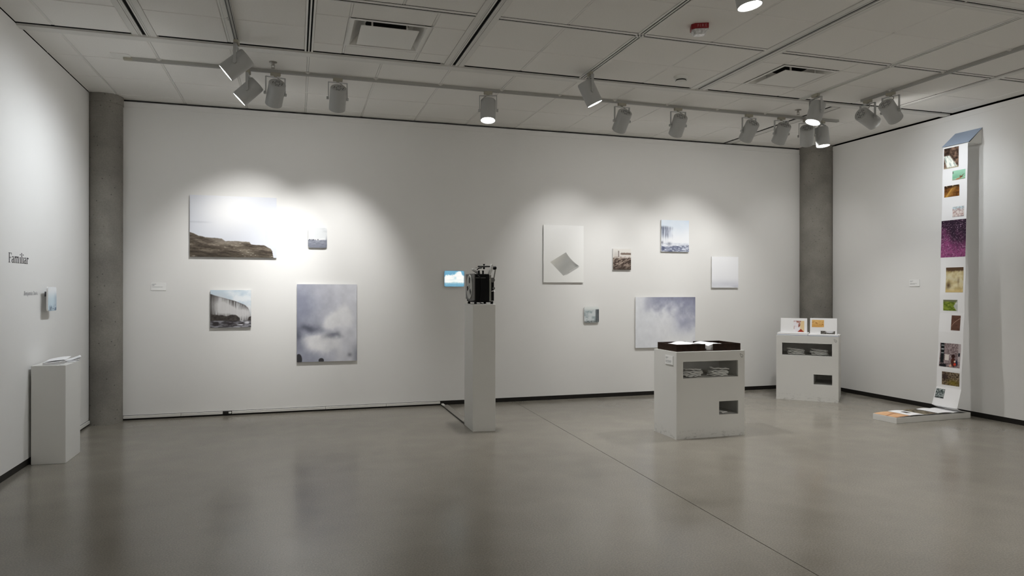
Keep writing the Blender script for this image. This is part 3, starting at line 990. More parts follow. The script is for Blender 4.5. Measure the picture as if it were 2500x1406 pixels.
def p_lavender_mist(U, V):
    wx = U + .1 * (fbm(U * 3, V * 4, 4, 120) - .5)
    n = fbm(wx * 5, V * 3.4, 5, 121)
    im = mix(C(222, 225, 232), C(232, 234, 238), V * 0 + .5)
    dk = sm(.34, .86, V + .5 * (wx - .55) + 1.0 * (n - .5)) * sm(.12, .5, U + .15 * n)
    im = mix(im, C(142, 145, 168), dk * .9)
    im = mix(im, C(164, 167, 188), np.exp(-(((wx - .78) / .2) ** 2 + ((V - .5) / .2) ** 2)) * .8 * (.5 + n))
    im = mix(im, C(128, 130, 148), sm(.9, 1, V) * sm(.25, .4, U) * sm(.4, .62, fbm(U * 8, V * 5, 4, 122)) * .8)
    im = mix(im, C(118, 120, 140), sm(.93, 1, U) * sm(.78, .98, V) * .6)
    im = mix(im, C(236, 237, 240), np.exp(-(((wx - .5) / .14) ** 2 + ((V - .42) / .3) ** 2)) * .6)
    im = mix(im, C(240, 240, 241), sm(.35, .1, V) * sm(.35, .6, U) * .6)
    return im + 16 * (fbm(U * 16, V * 9, 5, 124) - .5)[..., None]
def p_wall_spray(U, V):
    im = mix(C(206, 224, 234), C(240, 243, 246), sm(.4, .9, V))
    im = mix(im, C(150, 168, 184), sm(.55, 1, U) * sm(.85, .5, V) * .5)
    sp = sm(.45, .62, fbm(U * 9, V * 16, 4, 131)) * sm(.32, .05, V)
    im = mix(im, C(96, 118, 146), sp * .85)
    return mix(im, C(60, 76, 96), sm(.5, .66, fbm(U * 24, V * 40, 3, 132)) * sm(.22, .0, V) * .8)

# small photographs in the folded books
def q_falls(U, V):
    n = fbm(U * 9, V * 11, 5, 140)
    im = mix(C(52, 38, 30), C(150, 122, 104), sm(.25, .8, n))
    im = mix(im, C(34, 24, 18), np.exp(-(((U - .26) / .17) ** 2 + ((V - .76) / .13) ** 2)))
    x0 = .2 + .62 * (.62 - V) * 1.0
    fan = sm(.66, .6, V) * sm(-.12, .02, U - (.06 + .5 * (.55 - V) * .8)) * sm(.10, -.04, U - (.36 + .95 * (.62 - V)))
    wt = mix(C(150, 170, 160), C(246, 248, 240), sm(.3, .55, fbm(U * 16 + V * 9, V * 5, 4, 141)))
    im = mix(im, wt, np.clip(fan, 0, 1))
    return mix(im, C(176, 166, 140), sm(.08, .02, V))
def q_green_wing(U, V):
    im = mix(C(122, 178, 146), C(176, 222, 196), sm(.2, .9, V) * .6 + .3 * fbm(U * 3, V * 3, 3, 150))
    im = mix(im, C(206, 220, 196), np.exp(-((V - .1 - .1 * U) / .05) ** 2) * .6)
    def ray(x0, y0, x1, y1, w0):
        dx, dy = x1 - x0, y1 - y0
        t = np.clip(((U - x0) * dx + (V - y0) * dy * .45) / (dx * dx + dy * dy * .45), 0, 1)
        d = np.hypot(U - x0 - t * dx, (V - y0 - t * dy) * .7)
        return sm(w0 * (1.1 - t), w0 * (1.1 - t) * .5, d)
    for e in ((.62, .2, .6, .52), (.62, .2, .78, .44), (.62, .2, .93, .56), (.62, .2, .86, .26)):
        im = mix(im, C(112, 70, 46), ray(e[0], e[1], e[2], e[3], .06))
    im = mix(im, C(190, 124, 88), ray(.35, .02, .68, .22, .09))
    im = mix(im, C(70, 52, 48), np.exp(-(((U - .03) / .05) ** 2 + ((V - .8) / .1) ** 2)) * .9)
    return mix(im, C(150, 120, 96), sm(.08, .02, V) * .8)
def q_gold_road(U, V):
    im = mix(C(84, 50, 18), C(146, 94, 40), sm(.2, .8, fbm(U * 6, V * 6, 4, 160)))
    im = mix(im, C(196, 148, 72), sm(.06, .0, np.abs(U - (.12 + .55 * V)) - .05 * (1 - V)) * .8)
    im = mix(im, C(204, 160, 84), np.exp(-((U - .2 - .6 * V) / .2) ** 2) * .45)
    im = mix(im, C(46, 30, 16), sm(.72, .9, V + .1 * (.5 - U) + .2 * (fbm(U * 9, V * 9, 3, 161) - .5)) * .9)
    return mix(im, C(226, 200, 160), sm(.8, .86, V) * sm(.62, .72, fbm(U * 14, V * 9, 2, 162)))
def q_pale_pier(U, V):
    im = mix(C(226, 216, 212), C(196, 216, 222), sm(.55, .9, V))
    im = mix(im, C(160, 120, 116), sm(.5, .72, fbm(U * 11, V * 11, 4, 170)) * .75)
    for x in (.3, .62, .88):
        im = mix(im, C(120, 96, 98), np.exp(-((U - x) / .02) ** 2) * sm(.2, .5, V) * .7)
    im = mix(im, C(96, 74, 74), sm(.14, .04, V + .1 * fbm(U * 9, V * 3, 3, 171)) * .9)
    return im
def q_magenta(U, V):
    n = fbm(U * 4 + V * 2, V * 4, 5, 180)
    t = sm(.25, .8, 1.05 - V - .25 * (U - .3) + .6 * (n - .5))
    im = mix(C(44, 30, 46), C(146, 74, 122), t)
    im = mix(im, C(176, 96, 142), sm(.5, .8, fbm(U * 9, V * 12, 4, 181)) * t * .7)
    im = mix(im, C(70, 36, 62), sm(.45, .75, fbm(U * 30, V * 42, 3, 182)) * .5)
    st = sm(.80, .90, vnoise(U * 95, V * 130, 183))
    return mix(im, C(226, 190, 216), st * .8)
def q_sandy_river(U, V):
    im = mix(C(190, 170, 120), C(224, 214, 176), sm(.25, .75, fbm(U * 5, V * 7, 4, 190)))
    im = mix(im, C(92, 70, 50), sm(.80, .9, V + .1 * (fbm(U * 12, V * 12, 3, 191) - .5)))
    im = mix(im, C(214, 206, 176), np.exp(-((V - .62 + .2 * U) / .08) ** 2) * .7)
    im = mix(im, C(86, 66, 44), np.exp(-(((U - .16) / .13) ** 2 + ((V - .28) / .13) ** 2)) * .9)
    im = mix(im, C(120, 94, 66), np.exp(-(((U - .72) / .05) ** 2 + ((V - .45) / .14) ** 2)) * .6)
    return mix(im, C(214, 188, 128), sm(.16, .06, V) * .7)
def q_green_bank(U, V):
    im = mix(C(84, 104, 30), C(142, 158, 62), sm(.2, .8, fbm(U * 8, V * 9, 4, 200)))
    im = mix(im, C(116, 120, 92), sm(.78, .9, V + .12 * np.abs(U - .35)))
    im = mix(im, C(190, 194, 190), sm(.02, .1, U - (.66 + .5 * np.abs(V - .42))))
    return mix(im, C(232, 234, 232), np.exp(-(((U - .92) / .1) ** 2 + ((V - .68) / .08) ** 2)) * .8)
def q_brown_branch(U, V):
    im = mix(C(82, 56, 46), C(118, 84, 70), fbm(U * 5, V * 9, 4, 210))
    x = .15 + .75 * np.sqrt(np.clip((V - .12) / .75, 0, 1)) ** 1.3 * 1.0
    yb = .1 + .72 * np.sqrt(np.clip(U, 0, 1))
    im = mix(im, C(196, 166, 146), np.exp(-((V - yb) / .022) ** 2) * .85)
    return im
def q_red_seated(U, V):
    im = mix(C(112, 96, 98), C(172, 156, 156), sm(.3, .7, fbm(U * 26, V * 26, 4, 220)))
    im = mix(im, C(186, 176, 178), sm(.86, .90, U) * sm(.2, .3, V))
    im = mix(im, C(34, 36, 42), sm(.05, .03, np.abs(U - .93)) * sm(.08, .06, np.abs(V - .55)))
    im = mix(im, C(26, 30, 32), sm(.02, .0, np.abs(U - .13) - .075) * sm(.12, .2, V))
    for y in (.58, .74, .9):
        im = mix(im, C(206, 210, 212), sm(.02, .01, np.abs(V - y)) * sm(.075, .06, np.abs(U - .13)))
    im = mix(im, C(222, 214, 208), sm(.11, .09, np.abs(U - .36)) * sm(.14, .12, np.abs(V - .40)))
    im = mix(im, C(120, 104, 104), sm(.012, .006, np.abs(V - .27)) * sm(.16, .14, np.abs(U - .32)))
    body = np.exp(-(((U - .66 - .12 * (.4 - V)) / .13) ** 2 + ((V - .22) / .22) ** 2))
    im = mix(im, C(78, 40, 34), sm(.35, .6, body))
    im = mix(im, C(36, 44, 66), sm(.5, .8, np.exp(-(((U - .83) / .09) ** 2 + ((V - .2) / .18) ** 2))))
    hair = np.exp(-(((U - .66) / .10) ** 2 + ((V - .47) / .09) ** 2))
    im = mix(im, C(52, 26, 24), sm(.35, .55, hair))
    im = mix(im, C(212, 66, 46), sm(.4, .6, np.exp(-(((U - .76) / .075) ** 2 + ((V - .14) / .07) ** 2))))
    im = mix(im, C(230, 206, 186), sm(.4, .6, np.exp(-(((U - .75) / .05) ** 2 + ((V - .26) / .05) ** 2))))
    im = mix(im, C(222, 172, 146), sm(.4, .6, np.exp(-(((U - .55) / .06) ** 2 + ((V - .07) / .06) ** 2))))
    return mix(im, C(34, 32, 36), sm(.4, .65, np.exp(-(((U - .2) / .22) ** 2 + ((V - .06) / .09) ** 2)) * (.6 + .8 * fbm(U * 20, V * 20, 2, 221))))
def q_mossy(U, V):
    im = mix(C(58, 46, 36), C(160, 142, 118), sm(.3, .7, fbm(U * 22 + V * 12, V * 26 - U * 10, 5, 230)))
    im = mix(im, C(120, 106, 30), np.exp(-(((U - .66) / .34) ** 2 + ((V - .2) / .22) ** 2)) * .8)
    return mix(im, C(44, 32, 34), np.exp(-(((U - .15) / .2) ** 2 + ((V - .65) / .3) ** 2)) * .8)
def q_grey_stone(U, V):
    im = mix(C(44, 56, 56), C(190, 196, 194), sm(.3, .75, fbm(U * 16, V * 14, 5, 240)))
    im = mix(im, C(34, 42, 42), sm(.2, .12, V) * sm(.3, .6, fbm(U * 12, V * 30, 3, 241)))
    return mix(im, C(206, 210, 208), np.exp(-((V - .2) / .03) ** 2) * .6)
def q_snowy_red(U, V):
    im = mix(C(150, 84, 66), C(238, 234, 240), sm(.35, .6, fbm(U * 6, V * 6, 4, 250) + .05))
    im = mix(im, C(232, 206, 160), sm(.58, .64, U + .12 * (V - .5) * -1))
    im = mix(im, C(240, 238, 244), np.exp(-(((U - .35) / .3) ** 2 + ((V - .28) / .12) ** 2)) * .8)
    im = mix(im, C(160, 58, 40), sm(.02, -.02, V - .28 + .9 * np.abs(U - .68)) )
    return mix(im, C(244, 240, 244), sm(.25, .05, U) * sm(.3, .1, V))
def q_amber_tracks(U, V):
    im = mix(C(214, 160, 86), C(236, 198, 132), sm(.1, .9, V) * .6 + .3 * fbm(U * 3, V * 4, 3, 260))
    sp = sm(.58, .68, fbm(U * 9, V * 8, 4, 261)) * np.exp(-((V - .5) / .22) ** 2)
    im = mix(im, C(150, 92, 40), sp)
    return mix(im, C(250, 240, 226), sm(.12, .0, V) * sm(.6, 1, U) * .7)
def q_dark_trees(U, V):
    tr = mix(C(44, 42, 38), C(132, 128, 120), sm(.25, .8, fbm(U * 26, V * 9, 4, 270)))
    gap = sm(.30, .10, np.abs(U - .62) - .10 * V) * sm(.12, .5, V - .5 * np.abs(U - .62))
    return mix(tr, C(216, 216, 220), np.clip(gap, 0, 1))
def q_peach_wood(U, V):
    im = mix(C(196, 150, 110), C(226, 186, 146), fbm(U * 3, V * 12, 4, 280))
    return mix(im, C(140, 84, 56), np.exp(-((V - .42 - .2 * U) / .04) ** 2) * .7 + np.exp(-((V - .05) / .03) ** 2) * .6)
def q_moss_dark(U, V):
    im = mix(C(52, 46, 36), C(140, 132, 112), sm(.2, .75, fbm(U * 8, V * 8, 5, 290)))
    return mix(im, C(150, 120, 90), np.exp(-(((U - .8) / .3) ** 2 + ((V - .15) / .2) ** 2)) * .4)
def q_black(U, V):
    return mix(C(40, 38, 34), C(84, 80, 72), fbm(U * 8, V * 8, 3, 300))

# ------------------------------------------------------------------ prints on the back wall
def rounded(w, h, r, n=6):
    if r <= 0:
        return [(-w / 2, -h / 2), (w / 2, -h / 2), (w / 2, h / 2), (-w / 2, h / 2)]
    out = []
    for cx, cy, a in ((w / 2 - r, -h / 2 + r, -90), (w / 2 - r, h / 2 - r, 0), (-w / 2 + r, h / 2 - r, 90), (-w / 2 + r, -h / 2 + r, 180)):
        out += arc((cx, cy), r, a, a + 90, n)
    return out

def wall_print(label, x0, x1, z0, z1, paint, group='photographic prints on the back wall', r=0.0, off=0.012, th=0.012, m=None, name='mounted_print', cat='print', px=300):
    W, Hh = x1 - x0, z1 - z0
    cx, cz = (x0 + x1) / 2, (z0 + z1) / 2
    yf = YB - off - th
    root = empty(name, (cx, yf, cz))
    MB().prism([(a, 0, b) for a, b in rounded(W, Hh, r)], (0, th, 0)).build('panel', M_PANEL, root)
    nx, ny = max(12, int(W * px * .9)), max(12, int(Hh * px * .9))
    picture('printed_image', paint, lambda u, v: ((u - .5) * W, -0.0007, (v - .5) * Hh), nx, ny, m or M_PIC, root, r, W, Hh, 1.0 if m else 0.96)
    cl = MB().box(-W * .32, W * .32, th, th + off, Hh * .18, Hh * .18 + min(.04, Hh * .2))
    cl.box(-W * .32, W * .32, th, th + off, -Hh * .28, -Hh * .28 + min(.03, Hh * .15))
    cl.build('hanging_cleat', M_PANEL, root)
    return tag(root, label, cat, group)
wall_print('large unframed landscape print of a dark rocky shore under white mist', -1.073, -0.202, 1.703, 2.360, p_rocky_shore)
wall_print('small square print with rounded corners, boat on grey water, right of the rocky shore print', 0.130, 0.332, 1.822, 2.045, p_boat, r=0.022)
wall_print('square print of a waterfall with mist and dark rocks, below the rocky shore print', -0.871, -0.463, 0.948, 1.350, p_falls)
wall_print('tall print of billowing white spray over grey water, left of the projector pedestal', 0.012, 0.661, 0.554, 1.416, p_plume)
wall_print('tall white print of a single curled grey sheet, right of the projector', 2.902, 3.433, 1.448, 2.154, p_curled_sheet)
wall_print('small brownish print of a tower behind a rocky river', 3.835, 4.087, 1.612, 1.878, p_sepia_tower)
wall_print('pale blue print of falls in mist over choppy water, highest on the right half', 4.520, 4.927, 1.854, 2.264, p_blue_falls)
wall_print('nearly blank white mist print, rightmost on the back wall', 5.272, 5.680, 1.387, 1.800, p_white_mist)
wall_print('small print with rounded corners of teal water with a dark right edge', 3.442, 3.643, 0.945, 1.147, p_teal_fall, r=0.020)
wall_print('large lavender grey mist print partly hidden behind the front plinth', 4.153, 5.022, 0.612, 1.263, p_lavender_mist)
wall_print('small screen with rounded corners, projector light as glow, showing white clouds over blue sea', 1.664, 1.905, 1.393, 1.580, p_cloud_sea, group='screens', r=0.018, m=M_SCREEN, name='projection_screen', cat='screen', off=0.018, th=0.012, px=420)

# print on the left wall, standing off it
def left_wall_print():
    Y0, Y1, Z0, Z1 = 6.528, 6.735, 1.181, 1.377
    W, Hh = Y1 - Y0, Z1 - Z0
    root = empty('mounted_print', (XL + 0.055, (Y0 + Y1) / 2, (Z0 + Z1) / 2))
    MB().prism([(0, a, b) for a, b in rounded(W, Hh, 0.02)], (-0.012, 0, 0)).build('panel', M_PANEL, root)
    picture('printed_image', p_wall_spray, lambda u, v: (0.0007, (u - .5) * W, (v - .5) * Hh), 44, 44, M_PIC, root, 0.02, W, Hh)
    MB().box(-0.055, -0.012, 0.0, 0.05, 0.02, 0.06).build('standoff_block', M_GREYINK, root)  # coloured dark to match the shadow behind the panel
    tag(root, 'small print with rounded corners standing off the left wall, pale blue spray', 'print', 'prints on the left wall')
left_wall_print()

# caption cards
def card(name, label, w, h, loc, rz, lines):
    root = empty(name, loc, rz)                 # local: card in the x-z plane, facing -y
    MB().box(-w / 2, w / 2, -0.005, 0.0, -h / 2, h / 2).build('card', M_PANEL, root)
    mb = MB()
    for (lx, lz, ll, hh) in lines:
        x, e = lx, lx + ll
        k = 0
        while x < e:
            ww = 0.004 + 0.006 * ((k * 37 % 11) / 11)
            mb.box(x, min(x + ww, e), -0.0055, -0.005, lz, lz + hh)
            x += ww + 0.0022
            k += 1
    o = mb.build('caption_print', M_GREYINK, root)
    o['kind'] = 'stuff'
    return tag(root, label, 'wall label')
LN = [(-0.060, 0.024, 0.040, 0.0035), (-0.060, 0.016, 0.026, 0.0028), (-0.060, 0.009, 0.020, 0.0028), (-0.060, -0.006, 0.100, 0.0028)]
card('caption_card', 'small white caption card on the back wall beside the left column', 0.142, 0.079, (-1.376, YB, 1.387), 0, LN)
card('caption_card', 'small white caption card on the right wall left of the hanging book', 0.143, 0.080, (XR, 6.478, 1.442), -math.pi / 2,
     [(-0.060, 0.022, 0.045, 0.0035), (-0.060, 0.013, 0.030, 0.0028), (-0.060, -0.008, 0.095, 0.0028), (-0.060, -0.015, 0.070, 0.0028)])
card('caption_card', 'small white caption card fixed on the side of the front plinth', 0.138, 0.080, (3.2995, 5.745, 0.711), math.pi / 2 * 3,
     [(-0.058, 0.022, 0.045, 0.0035), (-0.058, 0.013, 0.030, 0.0028), (-0.058, -0.006, 0.100, 0.0028), (-0.058, -0.014, 0.100, 0.0028), (-0.058, -0.022, 0.090, 0.0028)])

# ------------------------------------------------------------------ vinyl lettering on the left wall (drawn serif letters)
def glyph(ch):
    """(list of polygons, advance) in units of the x-height"""
    P = []
    S, T = 0.19, 0.075                          # stem and hairline
    def rect(x0, x1, y0, y1): P.append([(x0, y0), (x1, y0), (x1, y1), (x0, y1)])
    def serif(x, y, w=0.36): rect(x - w / 2, x + w / 2, y, y + T)
    def band(pts, ws):
        pts = [Vector((a, b, 0)) for a, b in pts]
        for i in range(len(pts) - 1):
            n0 = (pts[min(i + 1, len(pts) - 1)] - pts[max(i - 1, 0)]).normalized()
            n1 = (pts[min(i + 2, len(pts) - 1)] - pts[i]).normalized()
            a, b = pts[i], pts[i + 1]
            p0, p1 = Vector((-n0.y, n0.x, 0)) * ws[i] / 2, Vector((-n1.y, n1.x, 0)) * ws[i + 1] / 2
            P.append([(a - p0)[:2], (b - p1)[:2], (b + p1)[:2], (a + p0)[:2]])
    def ring(cx, cy, rx, ry, a0, a1, n, w0, w1):
        pts, ws = [], []
        for i in range(n + 1):
            t = math.radians(a0 + (a1 - a0) * i / n)
            pts.append((cx + rx * math.cos(t), cy + ry * math.sin(t)))
            k = abs(math.cos(t))
            ws.append(w0 + (w1 - w0) * k)
        band(pts, ws)
    cap, asc = 1.5, 1.62
    if ch == 'F':
        rect(.16, .16 + S, 0, cap); serif(.255, 0, .5); rect(.02, .98, cap - T, cap)
        rect(.92, .98, cap - .34, cap); rect(.3, .72, .74, .74 + T); rect(.68, .73, .62, .92)
        return P, 1.02
    if ch == 'B':
        rect(.16, .16 + S, 0, cap); rect(.02, .55, 0, T); rect(.02, .52, cap - T, cap); rect(.3, .55, .76, .76 + T)
        ring(.52, 1.13, .32, .33, -90, 90, 10, T, S); ring(.55, .40, .38, .37, -90, 90, 10, T, S)
        return P, 1.1
    if ch == 'D':
        rect(.16, .16 + S, 0, cap); rect(.02, .6, 0, T); rect(.02, .6, cap - T, cap)
        ring(.58, cap / 2, .52, cap / 2 - T / 2, -90, 90, 14, T, S)
        return P, 1.28
    if ch == 'a':
        rect(.52, .52 + S, .06, .72); ring(.38, .70, .235, .27, 0, 165, 9, T, S * .9)
        ring(.36, .28, .27, .26, 75, 285, 10, T, S); rect(.36, .55, .5, .5 + T); rect(.36, .58, .02, .02 + T); rect(.68, .84, .0, T)
        return P, .86
    if ch in 'mn':
        n = 2 if ch == 'm' else 1
        rect(.14, .14 + S, 0, 1.0); rect(.0, .24, .93, 1.0); serif(.235, 0)
        for i in range(n):
            x = .14 + (i + 1) * .56
            rect(x, x + S, 0, .68); serif(x + .095, 0); ring(x - .165 + .06, .66, .28, .30, 0, 170, 9, S * .95, S * .75)
        return P, .62 + .56 * n
    if ch == 'i':
        rect(.14, .14 + S, 0, .97); rect(.0, .24, .90, .97); serif(.235, 0); ring(.235, 1.36, .055, .055, 0, 360, 10, .11, .11)
        return P, .5
    if ch == 'j':
        rect(.14, .14 + S, -.3, .97); rect(.0, .24, .90, .97); ring(.02, -.3, .215, .2, -100, 0, 6, T, S); ring(.235, 1.36, .055, .055, 0, 360, 10, .11, .11)
        return P, .5
    if ch == 'l':
        rect(.14, .14 + S, 0, asc); rect(.0, .24, asc - .07, asc); serif(.235, 0)
        return P, .5
    if ch == 'r':
        rect(.14, .14 + S, 0, 1.0); rect(.0, .24, .93, 1.0); serif(.235, 0, .42); ring(.52, .62, .24, .33, 50, 175, 8, S * .8, S * .6); ring(.66, .86, .05, .05, 0, 360, 8, .1, .1)
        return P, .74
    if ch == 'e':
        ring(.42, .5, .33, .46, 0, 320, 18, T, S); rect(.16, .75, .5, .5 + T)
        return P, .86
    if ch == 'v':
        band([(.1, 1.0), (.42, .0)], [S, S]); band([(.44, .0), (.74, 1.0)], [T, T]); rect(-.02, .3, .93, 1.0); rect(.58, .88, .93, 1.0)
        return P, .86
    if ch == 's':
        ring(.34, .73, .2, .23, 20, 230, 9, T, S * .8); ring(.34, .27, .22, .24, -150, 60, 9, T, S * .8); band([(.2, .6), (.48, .4)], [S, S])
        return P, .68
    return P, .42
def lettering(name, label, word, y0, length, zb, xh, m):
    adv = sum(glyph(c)[1] for c in word)
    kx = length / (adv * xh)
    root = MB()
    pen = 0.0
    for c in word:
        polys, a = glyph(c)
        for p in polys:
            pts = [(0.0006, (pen + q[0]) * xh * kx, q[1] * xh) for q in p]
            root.prism(pts, (0.0005, 0, 0))
        pen += a
    o = root.build(name, m, loc=(XL, y0, zb))
    return tag(o, label, 'lettering')
lettering('title_lettering', 'large black serif exhibition title lettering on the left wall', 'Familiar', 5.872, 0.395, 1.553, 0.0475, M_INK)
lettering('name_lettering', 'smaller grey serif lettering under the title, left of the small print', 'Benjamin Davis', 6.172, 0.292, 1.3135, 0.0205, M_LIGHTINK)

# ------------------------------------------------------------------ cable raceway along the back wall, floor cover, left raceway
r = empty('cable_raceway', (-0.04, YB, 0.018))
M_RACE = mat('raceway_white', (0.72, 0.71, 0.68), 0.5, 0.25)
for a, b in ((-1.703, -1.160), (-1.157, -0.748), (-0.655, 0.318), (0.321, 0.990), (0.993, 1.620)):
    mb = MB().box(a + 0.04, b + 0.04, -0.016, 0.004, 0.001, 0.027)
    mb.box(a + 0.04, b + 0.04, -0.018, 0.0, 0.020, 0.026)
    mb.build('raceway_segment', M_RACE, r, bevel=0.0015)
MB().box(-0.742 + 0.04, -0.690 + 0.04, -0.030, 0.004, 0.002, 0.028).build('plug', M_BASE, r, bevel=0.003)
MB().box(-0.690 + 0.04, -0.662 + 0.04, -0.022, 0.004, 0.004, 0.022).build('connector', M_PLASTW, r, bevel=0.003)
tag(r, 'white cable raceway along the foot of the back wall, left of the projector pedestal', 'raceway')
mb = MB().box(-0.008, 0.012, 6.66, 7.915, 0.016, 0.046)
o = mb.build('cable_raceway', M_RACE, loc=(XL, 0, 0), bevel=0.002)
tag(o, 'short white raceway at the foot of the left wall behind the low pedestal', 'raceway')
r = empty('floor_cable_cover', (1.66, 7.45, 0))
MB().prism([(-0.022, -0.60, 0.0), (0.050, -0.60, 0.0), (0.050, 0.63, 0.0), (-0.022, 0.63, 0.0)], (0, 0, 0.006)).build('cover_strip', mat('grey_cover', (0.24, 0.225, 0.20), 0.45, 0.3), r, bevel=0.002)
MB().tube([(-0.028, -0.60, 0.005), (-0.029, 0.0, 0.005), (-0.028, 0.60, 0.005), (-0.026, 0.64, 0.02)], 0.005, 6).build('power_cord', M_BASE, r)
MB().box(-0.03, 0.0, 0.55, 0.645, 0.006, 0.020, Matrix.Translation((0, 0, 0))).build('white_stub', M_RACE, r, bevel=0.002)
tag(r, 'flat grey cable cover with black cord running from the wall to the projector pedestal', 'cable cover')

# ------------------------------------------------------------------ pedestals and plinths
def box_pedestal(name, label, corners, h, m):
    cx = sum(p[0] for p in corners) / 4
    cy = sum(p[1] for p in corners) / 4
    o = MB().prism([(x - cx, y - cy, 0) for x, y in corners], (0, 0, h)).build(name, m, loc=(cx, cy, 0), bevel=0.0025)
    return tag(o, label, 'pedestal')
box_pedestal('pedestal', 'low white box pedestal standing against the left wall with booklets on it', [(-1.955, 6.262), (-1.716, 6.246), (-1.716, 6.634), (-1.955, 6.634)], 0.766, M_PED)
box_pedestal('pedestal', 'tall narrow white box pedestal carrying the film projector', [(1.618, 6.497), (1.836, 6.472), (1.838, 6.835), (1.620, 6.858)], 1.219, M_PED)

def hand_symbol(parent, x, y, z, s):
    """small line drawing of a gloved hand printed on the plinth"""
    pts = [(-.5, .9), (-.25, .75), (-.15, .35), (.15, .5), (.45, .45), (.75, .1), (.85, -.3), (.65, -.75), (.3, -.95), (0, -.8), (-.25, -.4), (-.35, 0), (-.6, .4), (-.8, .75), (-.5, .9)]
    mb = MB()
    mb.tube([(x + a * s, y, z + b * s) for a, b in pts], 0.0013, 5)
    mb.tube([(x + a * s, y, z + b * s) for a, b in [(.05, -.45), (.2, -.7), (.4, -.6), (.45, -.3)]], 0.0011, 5)
    mb.build('hand_symbol', M_GREYINK, parent)

def plinth(label, loc, rz, w, d, h):
    """white plinth with two openings cut in its front (local front = -y)"""
    root = empty('display_plinth', loc, rz)
    ox0, ox1, oz0, oz1 = 0.068, w - 0.072, 0.551, 0.703
    lx0, lx1, lz0, lz1 = w - 0.276, w - 0.070, 0.203, 0.327
    t = 0.018
    xs = sorted({0, ox0, lx0, lx1, ox1, w})
    zs = [0, lz0, lz1, oz0, oz1, h]
    f = MB()
    def hole(xa, xb, za, zb):
        c, e = (xa + xb) / 2, (za + zb) / 2
        return (ox0 < c < ox1 and oz0 < e < oz1) or (lx0 < c < lx1 and lz0 < e < lz1)
    vid = {}
    def V(x, y, z):
        k = (round(x, 5), round(y, 5), round(z, 5))
        if k not in vid:
            vid[k] = len(f.v)
            f.v.append(k)
        return vid[k]
    for i in range(len(xs) - 1):
        for j in range(len(zs) - 1):
            a, b, p, q = xs[i], xs[i + 1], zs[j], zs[j + 1]
            if hole(a, b, p, q):
                continue
            f.f.append((V(a, 0, p), V(b, 0, p), V(b, 0, q), V(a, 0, q)))
            f.f.append((V(a, t, p), V(b, t, p), V(b, t, q), V(a, t, q)))
    for (a, b, p, q) in ((ox0, ox1, oz0, oz1), (lx0, lx1, lz0, lz1), (0, w, 0, h)):
        for (x0, z0, x1, z1) in ((a, p, b, p), (b, p, b, q), (b, q, a, q), (a, q, a, p)):
            f.f.append((V(x0, 0, z0), V(x1, 0, z1), V(x1, t, z1), V(x0, t, z0)))
    f.build('front_panel', M_PLINTH, root)
    c = MB()
    c.box(0, t, t, d, 0, h); c.box(w - t, w, t, d, 0, h); c.box(t, w - t, d - t, d, 0, h); c.box(t, w - t, t, d - t, h - t, h)
    c.build('carcass', M_PLINTH, root)
    MB().box(t, w - t, t, d - t, oz0 - t, oz0 - 0.0005).build('shelf', M_PED, root)
    MB().box(lx0 - 0.018, w - t, t, d - t, lz0 - t, lz0 - 0.0005).build('lower_shelf', M_PED, root)
    MB().box(lx0 - 0.018, lx0 - 0.001, t, d - t, lz0, oz0 - t).build('divider', M_PED, root)
    hand_symbol(root, w - 0.037, -0.0006, 0.746, 0.021)
    tag(root, label, 'plinth')
    return root
PA = (3.300, 5.620)
plinth('white plinth with two openings, nearer the view, carrying a dark open tray', (*PA, 0), 0.0, 0.722, 0.414, 0.793)
PBX, PBY, PBR = 5.738, 7.375, math.atan2(-0.704, 0.711)
plinth('white plinth with two openings, set at an angle in the far corner under two books', (PBX, PBY, 0), PBR, 0.706, 0.600, 0.794)
MB_ = Matrix.Translation((PBX, PBY, 0)) @ Matrix.Rotation(PBR, 4, 'Z')

